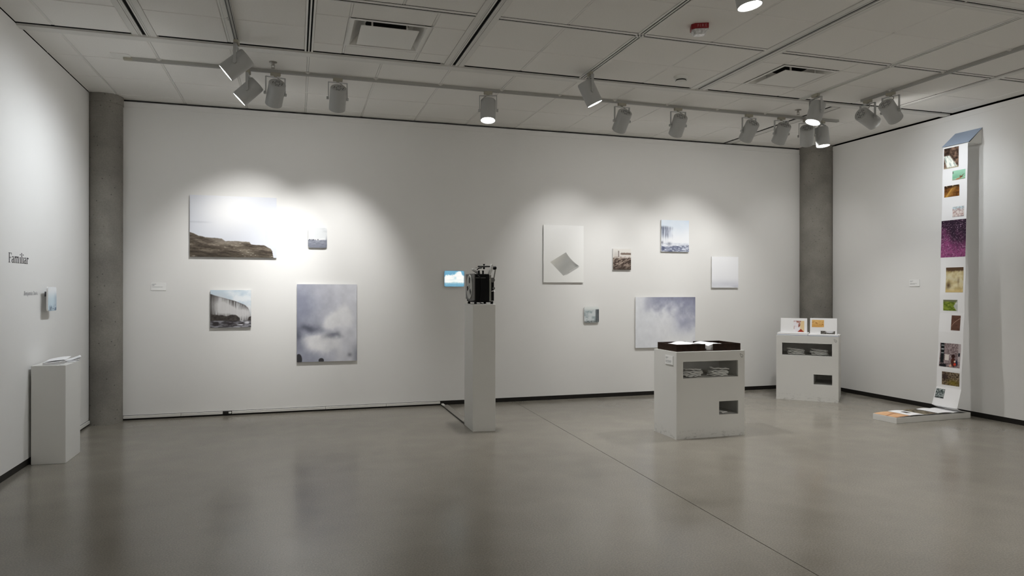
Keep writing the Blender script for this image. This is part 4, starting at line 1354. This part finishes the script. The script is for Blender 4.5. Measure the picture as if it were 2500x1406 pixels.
# ------------------------------------------------------------------ cotton gloves
def glove_mesh(seed):
    rnd = random.Random(seed)
    mb = MB()
    def capsule(p, q, r0, r1):
        p, q = Vector(p), Vector(q)
        n = 5
        pts = [p.lerp(q, i / n) for i in range(n + 1)]
        rs = [r0 + (r1 - r0) * i / n for i in range(n + 1)]
        d = (q - p).normalized()
        pts = [p - d * r0 * .8] + pts + [q + d * r1 * .8]
        rs = [r0 * .45] + rs + [r1 * .45]
        mb.tube(pts, rs, 8)
    sp = rnd.uniform(.8, 1.3)
    for k, (x, L) in enumerate(((-.033, .062), (-.011, .074), (.011, .070), (.032, .055))):
        a = (x * 6 + rnd.uniform(-.15, .15)) * sp
        capsule((x, .045, 0), (x + math.sin(a) * L, .045 + math.cos(a) * L, rnd.uniform(-.01, .014)), .0115, .0095)
    capsule((-.036, -.005, 0), (-.074, .042, rnd.uniform(-.004, .014)), .0135, .0105)
    for x in (-.03, -.01, .01, .03):
        capsule((x, -.075, 0), (x, .05, 0), .0150, .0145)
    for x in (-.026, 0, .026):
        capsule((x, -.105, 0), (x, -.07, 0), .0150, .0145)
    me = mb.mesh('glove_base')
    o = bpy.data.objects.new('glove_tmp', me)
    COL.objects.link(o)
    md = o.modifiers.new('r', 'REMESH')
    md.mode = 'VOXEL'
    md.voxel_size = 0.0052
    dg = bpy.context.evaluated_depsgraph_get()
    ev = o.evaluated_get(dg)
    out = bpy.data.meshes.new_from_object(ev)
    bpy.data.objects.remove(o)
    out.name = 'cotton_glove'
    n = len(out.vertices)
    co = np.zeros(n * 3, np.float32)
    out.vertices.foreach_get('co', co)
    co = co.reshape(-1, 3)
    co[:, 2] *= 0.50
    ph = seed * 1.7
    co[:, 2] += 0.0048 * (fbm(co[:, 0] * 30 + ph, co[:, 1] * 30 - ph, 3, seed) - .5) * 2
    co[:, 2] += 0.0026 * np.sin(co[:, 1] * 70 + ph + co[:, 0] * 25)
    co[:, 2] -= co[:, 2].min()
    out.vertices.foreach_set('co', co.ravel())
    for p in out.polygons:
        p.use_smooth = True
    out.update()
    return out
GL = [glove_mesh(s) for s in (3, 5, 8, 11)]
rg = random.Random(7)
ORD = {5: ('lowest', 'second lowest', 'middle', 'second highest', 'topmost'), 1: ('crumpled',)}
def glove_pile(Mx, cx, cy, z, n, label, group, ang0=1.57, step=0.0125, size=1.0):
    for k in range(n):
        o = link('cotton_glove', GL[rg.randrange(4)], M_GLOVE)
        a = ang0 + rg.uniform(-.35, .35) + (math.pi if k % 2 else 0)
        L = Matrix.Translation((cx + rg.uniform(-.016, .016), cy + rg.uniform(-.012, .012), z + 0.0008 + k * step)) @ Matrix.Rotation(a, 4, 'Z') @ Matrix.Scale(size, 4)
        if k == n - 1 and n > 2:
            L = L @ Matrix.Translation((0, 0, 0.010)) @ Matrix.Rotation(rg.uniform(.05, .09), 4, 'X')
        o.matrix_world = Mx @ L
        tag(o, '%s white cotton glove %s' % (ORD[n][k], label), 'glove', group)
MA_ = Matrix.Translation((PA[0], PA[1], 0))
glove_pile(MA_, 0.232, 0.115, 0.551, 5, 'in the left upper pile of the front plinth', 'gloves, left pile, front plinth', size=.82)
glove_pile(MA_, 0.505, 0.115, 0.551, 5, 'in the right upper pile of the front plinth', 'gloves, right pile, front plinth', size=.82)
glove_pile(MA_, 0.530, 0.135, 0.203, 1, 'in the lower opening of the front plinth', 'gloves, lower opening, front plinth', ang0=0.05, size=.85)
glove_pile(MB_, 0.215, 0.130, 0.551, 5, 'in the left pile inside the corner plinth', 'gloves, left pile, corner plinth', size=.82)
glove_pile(MB_, 0.480, 0.130, 0.551, 5, 'in the right pile inside the corner plinth', 'gloves, right pile, corner plinth', size=.82)

# ------------------------------------------------------------------ dark tray and open book on the front plinth
TX0, TX1, TY0, TY1, TZ0, TH, TT = 3.322, 4.000, 5.655, 6.005, 0.793, 0.065, 0.009
root = empty('display_tray', ((TX0 + TX1) / 2, (TY0 + TY1) / 2, TZ0))
hx, hy = (TX1 - TX0) / 2, (TY1 - TY0) / 2
n0, n1 = -0.040, 0.046                         # the notch in the long sides
MB().box(-hx, hx, -hy, hy, 0, 0.005).build('tray_floor', M_WENGE, root)
MB().box(-hx, -hx + TT, -hy, hy, 0.005, TH).build('end_wall', M_WENGE, root)
MB().box(hx - TT, hx, -hy, hy, 0.005, TH).build('end_wall', M_WENGE, root)
for s in (-1, 1):
    ya, yb = sorted((s * hy, s * (hy - TT)))
    MB().box(-hx + TT, n0, ya, yb, 0.005, TH).build('side_wall', M_WENGE, root)
    MB().box(n1, hx - TT, ya, yb, 0.005, TH).build('side_wall', M_WENGE, root)
tag(root, 'shallow dark brown open tray with notched sides on the front plinth', 'tray')
bk = empty('open_book', ((TX0 + TX1) / 2 + 0.01, (TY0 + TY1) / 2, TZ0 + 0.0055))
def page_block(sgn, length, prof, nlay, name):
    """arched pages fanning from the spine; prof(t)->(height top)"""
    N = 16
    mb = MB()
    w0 = 0.145
    top = [(sgn * (0.004 + length * i / N), prof(i / N)) for i in range(N + 1)]
    bot = [(x, max(0.0, z - 0.034 * (1 - .75 * i / N)) if i / N < .8 else max(0, z - 0.008)) for i, (x, z) in enumerate(top)]
    b = len(mb.v)
    for (x, z) in top: mb.v += [(x, -w0, z), (x, w0, z)]
    for (x, z) in bot: mb.v += [(x, -w0, z), (x, w0, z)]
    m = 2 * (N + 1)
    for i in range(N):
        a = 2 * i
        mb.f += [(a, a + 2, a + 3, a + 1), (m + a, m + a + 1, m + a + 3, m + a + 2), (a, m + a, m + a + 2, a + 2), (a + 1, a + 3, m + a + 3, m + a + 1)]
    mb.f += [(0, 1, m + 1, m), (m - 2, m + m - 2, m + m - 1, m - 1)]
    o = mb.build(name, M_PAPER, bk, smooth=True)
    ed = MB()
    for k in range(1, nlay):
        t = k / nlay
        for i in range(N):
            za, zb = top[i][1] * (1 - t) + bot[i][1] * t, top[i + 1][1] * (1 - t) + bot[i + 1][1] * t
            ed.poly([(top[i][0], -w0 - .0004, za - .0006), (top[i + 1][0], -w0 - .0004, zb - .0006), (top[i + 1][0], -w0 - .0004, zb + .0006), (top[i][0], -w0 - .0004, za + .0006)])
    e = ed.build('page_edge_lines', M_LIGHTINK, o)
    e['kind'] = 'stuff'
page_block(-1, 0.285, lambda t: 0.040 + 0.030 * math.sin(min(1, t * 1.3) * math.pi * .8) - 0.012 * t, 6, 'left_pages')
page_block(1, 0.230, lambda t: 0.040 + 0.022 * math.sin(min(1, t * 1.4) * math.pi * .85) - 0.004 * t, 6, 'right_pages')
MB().box(-0.02, 0.06, -0.147, 0.147, 0.0, 0.0385).build('spine_block', M_PAPER, bk)
tag(bk, 'open white paged book arching out of the dark tray', 'book')

# ------------------------------------------------------------------ two standing accordion books on the corner plinth
def standing_book(label, x0, x1, y0, y1, base_h, px0, px1, pz1, photos):
    root = empty('accordion_book', (0, 0, 0))
    root.matrix_world = MB_ @ Matrix.Translation(((x0 + x1) / 2, (y0 + y1) / 2, 0.7945))
    W, D = (x1 - x0) / 2, (y1 - y0) / 2
    mb = MB().box(-W + .004, W - .004, -D, D, 0.0, 0.004)
    mb.build('cover', mat('cover_blue_grey', srgb(120, 132, 158), 0.6, 0.2), root)
    k, z = 0, 0.0045
    while z < base_h - 0.003:
        sh = 0.0025 * math.sin(k * 2.3)
        MB().box(-W + .004 + sh, W - .004 + sh, -D + .004, D - .003, z, z + 0.0045).build('page', M_PAPER, root)
        z += 0.0051
        k += 1
    lean = 0.028
    a, b = px0 - (x0 + x1) / 2, px1 - (x0 + x1) / 2
    zt = pz1 - 0.7945
    yb = -D + 0.045
    pg = MB().prism([(a, yb, z), (b, yb, z), (b, yb + lean, zt), (a, yb + lean, zt)], (0, 0.0022, 0)).build('upright_page', M_PAPER, root)
    MB().prism([(a, yb + lean, zt), (b, yb + lean, zt), (b, yb + 0.09, z), (a, yb + 0.09, z)], (0, 0.0022, 0)).build('back_page', M_PAPER, root)
    for (ua, ub, va, vb, fn, nx, ny) in photos:
        def P(u, v, ua=ua, ub=ub, va=va, vb=vb):
            uu, vv = ua + (ub - ua) * u, va + (vb - va) * v
            return (a + (b - a) * uu, yb - 0.0008 + lean * vv, z + (zt - z) * vv)
        picture('photo', fn, P, nx, ny, M_PICP, pg)
    return tag(root, label, 'book', 'accordion books on the corner plinth')
standing_book('open accordion book with one reddish photo, left on the corner plinth', 0.000, 0.362, 0.035, 0.275, 0.030, 0.040, 0.348, 1.006,
              [(.50, .895, .07, .82, q_snowy_red, 30, 34)])
standing_book('open accordion book with an amber photo and a tree photo, right on the corner plinth', 0.362, 0.706, 0.020, 0.260, 0.018, 0.383, 0.685, 1.012,
              [(.07, .52, .44, .89, q_amber_tracks, 32, 24), (.40, .93, .03, .22, q_dark_trees, 40, 14)])

# ------------------------------------------------------------------ long folded book hung from the right wall
YA, YC = 5.640, 5.937                          # right (near) and left (far) edges
hb = empty('hanging_book', (XR, (YA + YC) / 2, 2.916))
def hbv(x, y, z): return (x - XR, y - (YA + YC) / 2, z - 2.916)
M_BLUE = mat('cover_blue', srgb(158, 172, 192), 0.6, 0.2)
zt, zf, xf = 3.085, 2.925, 6.786
cv = MB().prism([hbv(XR - 0.002, YA - .014, zt), hbv(XR - 0.002, YC + .012, zt), hbv(xf - .004, YC + .012, zf), hbv(xf - .004, YA - .014, zf)], (0.004, 0, 0.006))
cv.build('cover', M_BLUE, hb)
MB().prism([hbv(XR - 0.004, YA - .004, zt - .008), hbv(xf + .01, YA - .004, zf - .004), hbv(XR - 0.004, YA - .004, zf)], (0, -0.006, 0)).build('bracket_side', M_PED, hb)
MB().prism([hbv(XR - 0.004, YC, zt - .008), hbv(xf + .01, YC, zf - .004), hbv(XR - 0.004, YC, zf)], (0, 0.006, 0)).build('bracket_side', M_PED, hb)
MB().prism([hbv(XR - 0.003, YA - .004, 2.918), hbv(XR - 0.003, YC, 2.918), hbv(xf + .006, YC, 2.918), hbv(xf + .006, YA - .004, 2.918)], (0, 0, 0.005)).build('bracket_shelf', M_PED, hb)
FX = [(6.786, 2.916), (6.783, 2.716), (6.776, 2.516), (6.774, 2.316), (6.766, 2.116), (6.761, 1.913), (6.753, 1.711), (6.755, 1.513), (6.744, 1.311), (6.743, 1.110),
      (6.725, 0.907), (6.722, 0.707), (6.702, 0.505), (6.697, 0.308), (6.642, 0.112)]
pages = []
for i in range(len(FX) - 1):
    (xa, za), (xb, zb) = FX[i], FX[i + 1]
    o = MB().prism([hbv(xa, YA, za), hbv(xa, YC, za), hbv(xb, YC + (0.01 if i == 13 else 0), zb), hbv(xb, YA, zb)], (0.0014, 0, 0)).build('page', M_PAPER, hb)
    pages.append(o)
# underside of the last fold, curling back to the low plinth
cu = []
for t in np.linspace(0, 1, 7):
    cu.append((6.642 + 0.10 * t + 0.03 * t * t, 0.112 - 0.040 * t - 0.004 * math.sin(t * math.pi)))
for i in range(6):
    pass
mb = MB()
for (x, z) in cu: mb.v += [hbv(x, YA, z), hbv(x, YC, z)]
for i in range(6): mb.f.append((2 * i, 2 * i + 1, 2 * i + 3, 2 * i + 2))
mb.build('page', M_PAPER, hb, smooth=True)
def hung_photo(ya, yb, z0, z1, fn, nx, ny, page):
    """ya/yb: distance from the left edge (metres); z0<z1"""
    zs = [p[1] for p in FX][::-1]
    xs = [p[0] for p in FX][::-1]
    def P(u, v):
        z = z0 + (z1 - z0) * v
        return hbv(float(np.interp(z, zs, xs)) - 0.0012, YC - (ya + (yb - ya) * u), z)
    picture('photo', fn, P, nx, ny, M_PICP, pages[page])
hung_photo(.014, .192, 2.680, 2.903, q_falls, 30, 38, 1)
hung_photo(.122, .275, 2.543, 2.645, q_green_wing, 34, 24, 1)
hung_photo(.026, .208, 2.369, 2.491, q_gold_road, 34, 24, 2)
hung_photo(.132, .267, 2.146, 2.255, q_pale_pier, 28, 22, 3)
hung_photo(.001, .2965, 1.714, 2.115, q_magenta, 60, 80, 5)
hung_photo(.067, .275, 1.335, 1.603, q_sandy_river, 36, 46, 7)
hung_photo(.043, .214, 1.137, 1.254, q_green_bank, 34, 24, 8)
hung_photo(.148, .255, .928, 1.088, q_brown_branch, 26, 38, 9)
hung_photo(.023, .272, .531, .786, q_red_seated, 50, 52, 11)
hung_photo(.065, .275, .338, .479, q_mossy, 40, 28, 12)
hung_photo(.006, .114, .191, .289, q_grey_stone, 30, 28, 13)
tag(hb, 'long white folded photo book hanging down from a blue cover on the right wall', 'book')

# low plinth on the floor and the rest of the folded pages lying on it
lp = [(5.834, 5.636), (6.862, 5.668), (6.836, 5.952), (5.806, 5.914)]
cx, cy = sum(p[0] for p in lp) / 4, sum(p[1] for p in lp) / 4
o = MB().prism([(x - cx, y - cy, 0) for x, y in lp], (0, 0, 0.058)).build('floor_plinth', M_PED, loc=(cx, cy, 0), bevel=0.002)
tag(o, 'very low white plinth on the floor under the hanging book', 'plinth')
fb = empty('folded_pages', (cx, cy, 0.058))
dx_, dy_ = Vector((lp[1][0] - lp[0][0], lp[1][1] - lp[0][1], 0)).normalized(), Vector((lp[3][0] - lp[0][0], lp[3][1] - lp[0][1], 0)).normalized()
O_ = Vector((lp[0][0] - cx, lp[0][1] - cy, 0))
def fp(s, t, z): return O_ + dx_ * s + dy_ * t + Vector((0, 0, z))
SEG = [(0.012, 0.004), (0.205, 0.012), (0.235, 0.022), (0.425, 0.020), (0.625, 0.008), (0.66, 0.020), (0.845, 0.012), (0.90, 0.020)]
def flat_page(s0, z0, s1, z1, photo=None, skew=0.0, arch=0.006, region=(0, 1, 0, 1), nx=36, ny=30):
    N = 8
    def P(u, v, lift=0.0):
        return fp(s0 + (s1 - s0) * u + skew * v, 0.006 + 0.272 * v, z0 + (z1 - z0) * u + arch * math.sin(math.pi * u) * (0.6 + .4 * v) + lift)
    mb = MB()
    for i in range(N + 1):
        for v in (0, 1): mb.v.append(tuple(P(i / N, v)))
        for v in (0, 1): mb.v.append(tuple(P(i / N, v, -0.0014)))
    for i in range(N):
        a, b = 4 * i, 4 * i + 4
        mb.f += [(a, b, b + 1, a + 1), (a + 2, a + 3, b + 3, b + 2), (a, a + 2, b + 2, b), (a + 1, b + 1, b + 3, a + 3)]
    mb.f += [(0, 1, 3, 2), (4 * N, 4 * N + 2, 4 * N + 3, 4 * N + 1)]
    o = mb.build('page', M_PAPER, fb)
    if photo:
        ua, ub, va, vb = region
        picture('photo', photo, lambda u, v: P(ua + (ub - ua) * u, va + (vb - va) * v, 0.0008), nx, ny, M_PICP, o)
flat_page(0.006, 0.003, 0.200, 0.012, q_peach_wood, arch=.004)
flat_page(0.185, 0.016, 0.385, 0.013, q_black, skew=0.02, arch=.005, region=(.36, .66, .38, .66), nx=16, ny=16)
flat_page(0.378, 0.010, 0.585, 0.010, q_moss_dark, skew=0.01, arch=.010)
flat_page(0.570, 0.018, 0.770, 0.014, None, skew=0.03, arch=.006)
flat_page(0.575, 0.007, 0.800, 0.004, q_moss_dark, skew=0.01, arch=.004, region=(0, 1, 0, .3))
flat_page(0.760, 0.010, 0.985, 0.004, None, skew=0.0, arch=.010)
tag(fb, 'unfolded photo book pages lying on the low floor plinth', 'book')

# ------------------------------------------------------------------ booklets on the low pedestal
def booklet(label, loc, rz, w, d, h, n):
    root = empty('booklet', loc, rz)
    MB().box(-w / 2, w / 2, -d / 2, d / 2, 0, h).build('pages', M_PAPER, root)
    mb = MB()
    for k in range(1, n):
        z = h * k / n
        mb.box(-w / 2 + .0005, w / 2 + .0004, -d / 2 - .0004, d / 2, z - .0004, z + .0004)
    e = mb.build('page_edge_lines', M_LIGHTINK, root)
    e['kind'] = 'stuff'
    return tag(root, label, 'booklet', 'booklets on the low pedestal')
def leaf(root, pts, wvec, name='cover'):
    """a bent sheet: profile pts swept by wvec"""
    wv = Vector(wvec)
    mb = MB()
    for p in pts:
        p = Vector(p)
        for dz in (0, -0.0016):
            mb.v += [tuple(p + Vector((0, 0, dz))), tuple(p + wv + Vector((0, 0, dz)))]
    for i in range(len(pts) - 1):
        a, b = 4 * i, 4 * i + 4
        mb.f += [(a, b, b + 1, a + 1), (a + 2, a + 3, b + 3, b + 2), (a, a + 2, b + 2, b), (a + 1, b + 1, b + 3, a + 3)]
    m = 4 * (len(pts) - 1)
    mb.f += [(0, 1, 3, 2), (m, m + 2, m + 3, m + 1)]
    return mb.build(name, M_PAPER, root, smooth=True)
PZ = 0.766
b1 = booklet('thick white booklet stack with a lifted cover at the front of the low pedestal', (-1.832, 6.375, PZ), 0.03, 0.106, 0.20, 0.020, 5)
leaf(b1, [(-.052 + .135 * t, -.085 + .07 * t * t, 0.0205 + 0.012 * math.sin(t * 2.2) + .004 * t) for t in np.linspace(0, 1, 8)], (-.006, .19, .010))
leaf(b1, [(-.05 + .118 * t, -.092 - .004 * t, 0.0205 + 0.006 * t * t) for t in np.linspace(0, 1, 8)], (0, .19, 0))
b2 = booklet('thin grey backed booklet with a curled cover at the rear of the low pedestal', (-1.772, 6.562, PZ), 0.05, 0.10, 0.15, 0.006, 3)
leaf(b2, [(-.05 + .125 * t, -.07 + .10 * t, 0.0065 + 0.030 * t * t) for t in np.linspace(0, 1, 8)], (-.03, .10, .004))
leaf(b2, [(-.05 + .118 * t, -.074 + .10 * t, 0.0065 + 0.016 * t * t) for t in np.linspace(0, 1, 8)], (-.03, .10, .002))

# ------------------------------------------------------------------ film projector on the tall pedestal
pj = empty('film_projector', (1.73, 6.66, 1.219))
ox, oy, oz = 1.73, 6.66, 1.219
M_PBLK = mat('projector_black', (0.0045, 0.0045, 0.005), 0.55, 0.12)
M_PGRY = mat('projector_grey', (0.125, 0.123, 0.118), 0.5, 0.25)
M_PSIL = mat('projector_silver', (0.22, 0.22, 0.195), 0.45, 0.3, metal=0.2)
M_REEL = mat('reel_grey_white', (0.42, 0.42, 0.40), 0.45, 0.3)
M_ARM = mat('arm_white', (0.58, 0.58, 0.56), 0.4, 0.35)
M_CHR = mat('chrome', (0.8, 0.8, 0.8), 0.12, 0.6, metal=1.0)
def pb(name, x0, x1, y0, y1, z0, z1, m, bev=0.002, parent=None):
    return MB().box(x0 - ox, x1 - ox, y0 - oy, y1 - oy, z0 - oz, z1 - oz).build(name, m, parent or pj, bevel=bev)
body = pb('body', 1.637, 1.783, 6.515, 6.830, 1.245, 1.510, M_PBLK, .004)
pb('front_highlight', 1.648, 1.748, 6.5125, 6.5155, 1.4700, 1.4735, M_PSIL, 0, body)  # silver strip imitates the highlight along the panel's top edge
pb('rear_recess', 1.750, 1.776, 6.512, 6.5155, 1.43, 1.505, M_PBLK, .001, body)
sp = MB().prism([(1.628 - ox, 6.494 - oy, 1.256 - oz), (1.628 - ox, 6.660 - oy, 1.248 - oz), (1.628 - ox, 6.834 - oy, 1.268 - oz), (1.628 - ox, 6.834 - oy, 1.512 - oz), (1.628 - ox, 6.494 - oy, 1.514 - oz)], (0.010, 0, 0)).build('side_cover', M_PGRY, pj, bevel=.002)
MX = Matrix.Translation((1.627 - ox, 6.668 - oy, 1.386 - oz)) @ Matrix.Rotation(-math.pi / 2, 4, 'Y')
reel = MB().lathe([(0, 0.0), (0.118, 0.0), (0.119, 0.003), (0.116, 0.006), (0.112, 0.0045), (0.02, 0.0045), (0.016, 0.010), (0, 0.010)], 48, MX).build('film_reel', M_REEL, pj, smooth=True)
for (ya, za) in ((-.012, .066), (.060, -.014), (-.048, -.050)):
    a = math.atan2(za, ya)
    h = MB()
    pts = []
    for r_, da in ((.036, -.30), (.050, -.42), (.096, -.25), (.096, .25), (.050, .42), (.036, .30)):
        pts.append((1.6222 - ox, 6.668 - oy + r_ * math.cos(a + da), 1.386 - oz + r_ * math.sin(a + da)))
    h.prism(pts, (-0.0006, 0, 0)).build('reel_opening', M_PBLK, reel)
pb('silver_band', 1.783, 1.803, 6.510, 6.832, 1.246, 1.500, M_PSIL, .003)
mech = pb('film_gate_housing', 1.803, 1.838, 6.535, 6.815, 1.250, 1.440, M_PBLK, .004)
MB().lathe([(0, -.03), (.021, -.03), (.023, -.02), (.023, .03), (0, .03)], 24, Matrix.Translation((1.822 - ox, 6.56 - oy, 1.452 - oz)) @ Matrix.Rotation(math.pi / 2, 4, 'X')).build('sprocket', M_PGRY, mech, smooth=True)
MB().lathe([(0, -.012), (.012, -.012), (.012, .012), (0, .012)], 18, Matrix.Translation((1.832 - ox, 6.532 - oy, 1.372 - oz)) @ Matrix.Rotation(math.pi / 2, 4, 'X')).build('roller', M_PGRY, mech, smooth=True)
MB().tube([(1.812 - ox, 6.528 - oy, 1.342 - oz), (1.824 - ox, 6.524 - oy, 1.348 - oz), (1.838 - ox, 6.522 - oy, 1.346 - oz), (1.842 - ox, 6.522 - oy, 1.340 - oz)], .0035, 8).build('chrome_lever', M_CHR, mech, smooth=True)
MB().lathe([(0, 0), (.004, 0), (.004, .003), (0, .004)], 12, Matrix.Translation((1.787 - ox, 6.510 - oy, 1.455 - oz)) @ Matrix.Rotation(math.pi / 2, 4, 'X')).build('screw', M_CHR, pj)
# arms, posts and the take-up reel on the top
MB().prism([(1.640 - ox, 6.60 - oy, 1.548 - oz), (1.642 - ox, 6.60 - oy, 1.562 - oz), (1.650 - ox, 6.60 - oy, 1.564 - oz), (1.716 - ox, 6.60 - oy, 1.524 - oz), (1.718 - ox, 6.60 - oy, 1.512 - oz), (1.706 - ox, 6.60 - oy, 1.508 - oz)], (0, .05, 0)).build('front_reel_arm', M_ARM, pj, bevel=.003)
for x in (1.695, 1.736):
    MB().lathe([(0, 0), (.0085, 0), (.0085, .030), (.011, .032), (.011, .036), (0, .036)], 16, Matrix.Translation((x - ox, 6.57 - oy, 1.508 - oz))).build('post', M_PBLK, pj, smooth=True)
sh = MB().lathe([(0, 0), (.056, 0), (.057, .003), (.057, .010), (.054, .013), (0, .013)], 40, Matrix.Translation((1.753 - ox, 6.60 - oy, 1.578 - oz))).build('top_reel', M_PGRY, pj, smooth=True)
tt = MB()
for k in range(28):
    a = 2 * math.pi * k / 28
    tt.box(.054, .0605, -.0022, .0022, .002, .011, Matrix.Translation((1.753 - ox, 6.60 - oy, 1.578 - oz)) @ Matrix.Rotation(a, 4, 'Z'))
tt.build('reel_rim_notches', M_PBLK, sh)
MB().lathe([(0, -.020), (.009, -.020), (.009, 0), (.005, 0), (.005, .018), (.010, .024), (.010, .030), (0, .031)], 18, Matrix.Translation((1.754 - ox, 6.60 - oy, 1.578 - oz))).build('spindle_knob', M_PBLK, pj, smooth=True)
MB().tube([(1.667 - ox, 6.60 - oy, 1.573 - oz), (1.70 - ox, 6.60 - oy, 1.5725 - oz), (1.76 - ox, 6.60 - oy, 1.574 - oz)], .002, 6).build('guide_rod', M_PSIL, pj)
MB().tube([(1.680 - ox, 6.59 - oy, 1.552 - oz), (1.70 - ox, 6.59 - oy, 1.566 - oz), (1.73 - ox, 6.59 - oy, 1.570 - oz)], .005, 8).build('bent_arm', M_PBLK, pj, smooth=True)
MB().prism([(1.786 - ox, 6.57 - oy, 1.478 - oz), (1.808 - ox, 6.57 - oy, 1.486 - oz), (1.840 - ox, 6.57 - oy, 1.572 - oz), (1.838 - ox, 6.57 - oy, 1.606 - oz), (1.822 - ox, 6.57 - oy, 1.608 - oz), (1.812 - ox, 6.57 - oy, 1.566 - oz)], (0, .045, 0)).build('rear_reel_arm', M_ARM, pj, bevel=.003)
MB().lathe([(0, -.015), (.014, -.015), (.017, -.008), (.017, .010), (.012, .016), (0, .017)], 20, Matrix.Translation((1.858 - ox, 6.585 - oy, 1.570 - oz)) @ Matrix.Rotation(math.pi / 2, 4, 'Y')).build('arm_knob', M_PBLK, pj, smooth=True)
MB().prism([(1.862 - ox, 6.575 - oy, 1.560 - oz), (1.869 - ox, 6.575 - oy, 1.558 - oz), (1.845 - ox, 6.575 - oy, 1.415 - oz), (1.838 - ox, 6.575 - oy, 1.418 - oz)], (0, .018, 0)).build('tension_arm', M_PSIL, pj, bevel=.001)
# feet, base, cable, lens
pb('base_plate', 1.650, 1.830, 6.53, 6.82, 1.236, 1.246, M_PBLK, .001)
for x, y in ((1.652, 6.535), (1.815, 6.535), (1.652, 6.795), (1.815, 6.795)):
    MB().lathe([(0, 0), (.013, 0), (.013, .020), (0, .020)], 16, Matrix.Translation((x - ox, y - oy, 0.0005))).build('foot', M_PBLK, pj, smooth=True)
MB().tube([(1.668 - ox, 6.510 - oy, 1.492 - oz), (1.686 - ox, 6.500 - oy, 1.482 - oz), (1.698 - ox, 6.497 - oy, 1.45 - oz), (1.699 - ox, 6.496 - oy, 1.38 - oz), (1.694 - ox, 6.497 - oy, 1.31 - oz), (1.686 - ox, 6.500 - oy, 1.27 - oz), (1.690 - ox, 6.505 - oy, 1.232 - oz), (1.72 - ox, 6.52 - oy, 1.224 - oz)], .004, 8).build('power_cable', M_PBLK, pj, smooth=True)
MB().lathe([(0, 0), (.022, 0), (.022, .03), (.026, .034), (.026, .05), (.018, .05), (.016, .044), (0, .044)], 24, Matrix.Translation((1.80 - ox, 6.825 - oy, 1.40 - oz)) @ Matrix.Rotation(-math.pi / 2, 4, 'X')).build('lens', M_PBLK, pj, smooth=True)
tag(pj, 'old black and grey film projector with reels on the tall pedestal', 'projector')
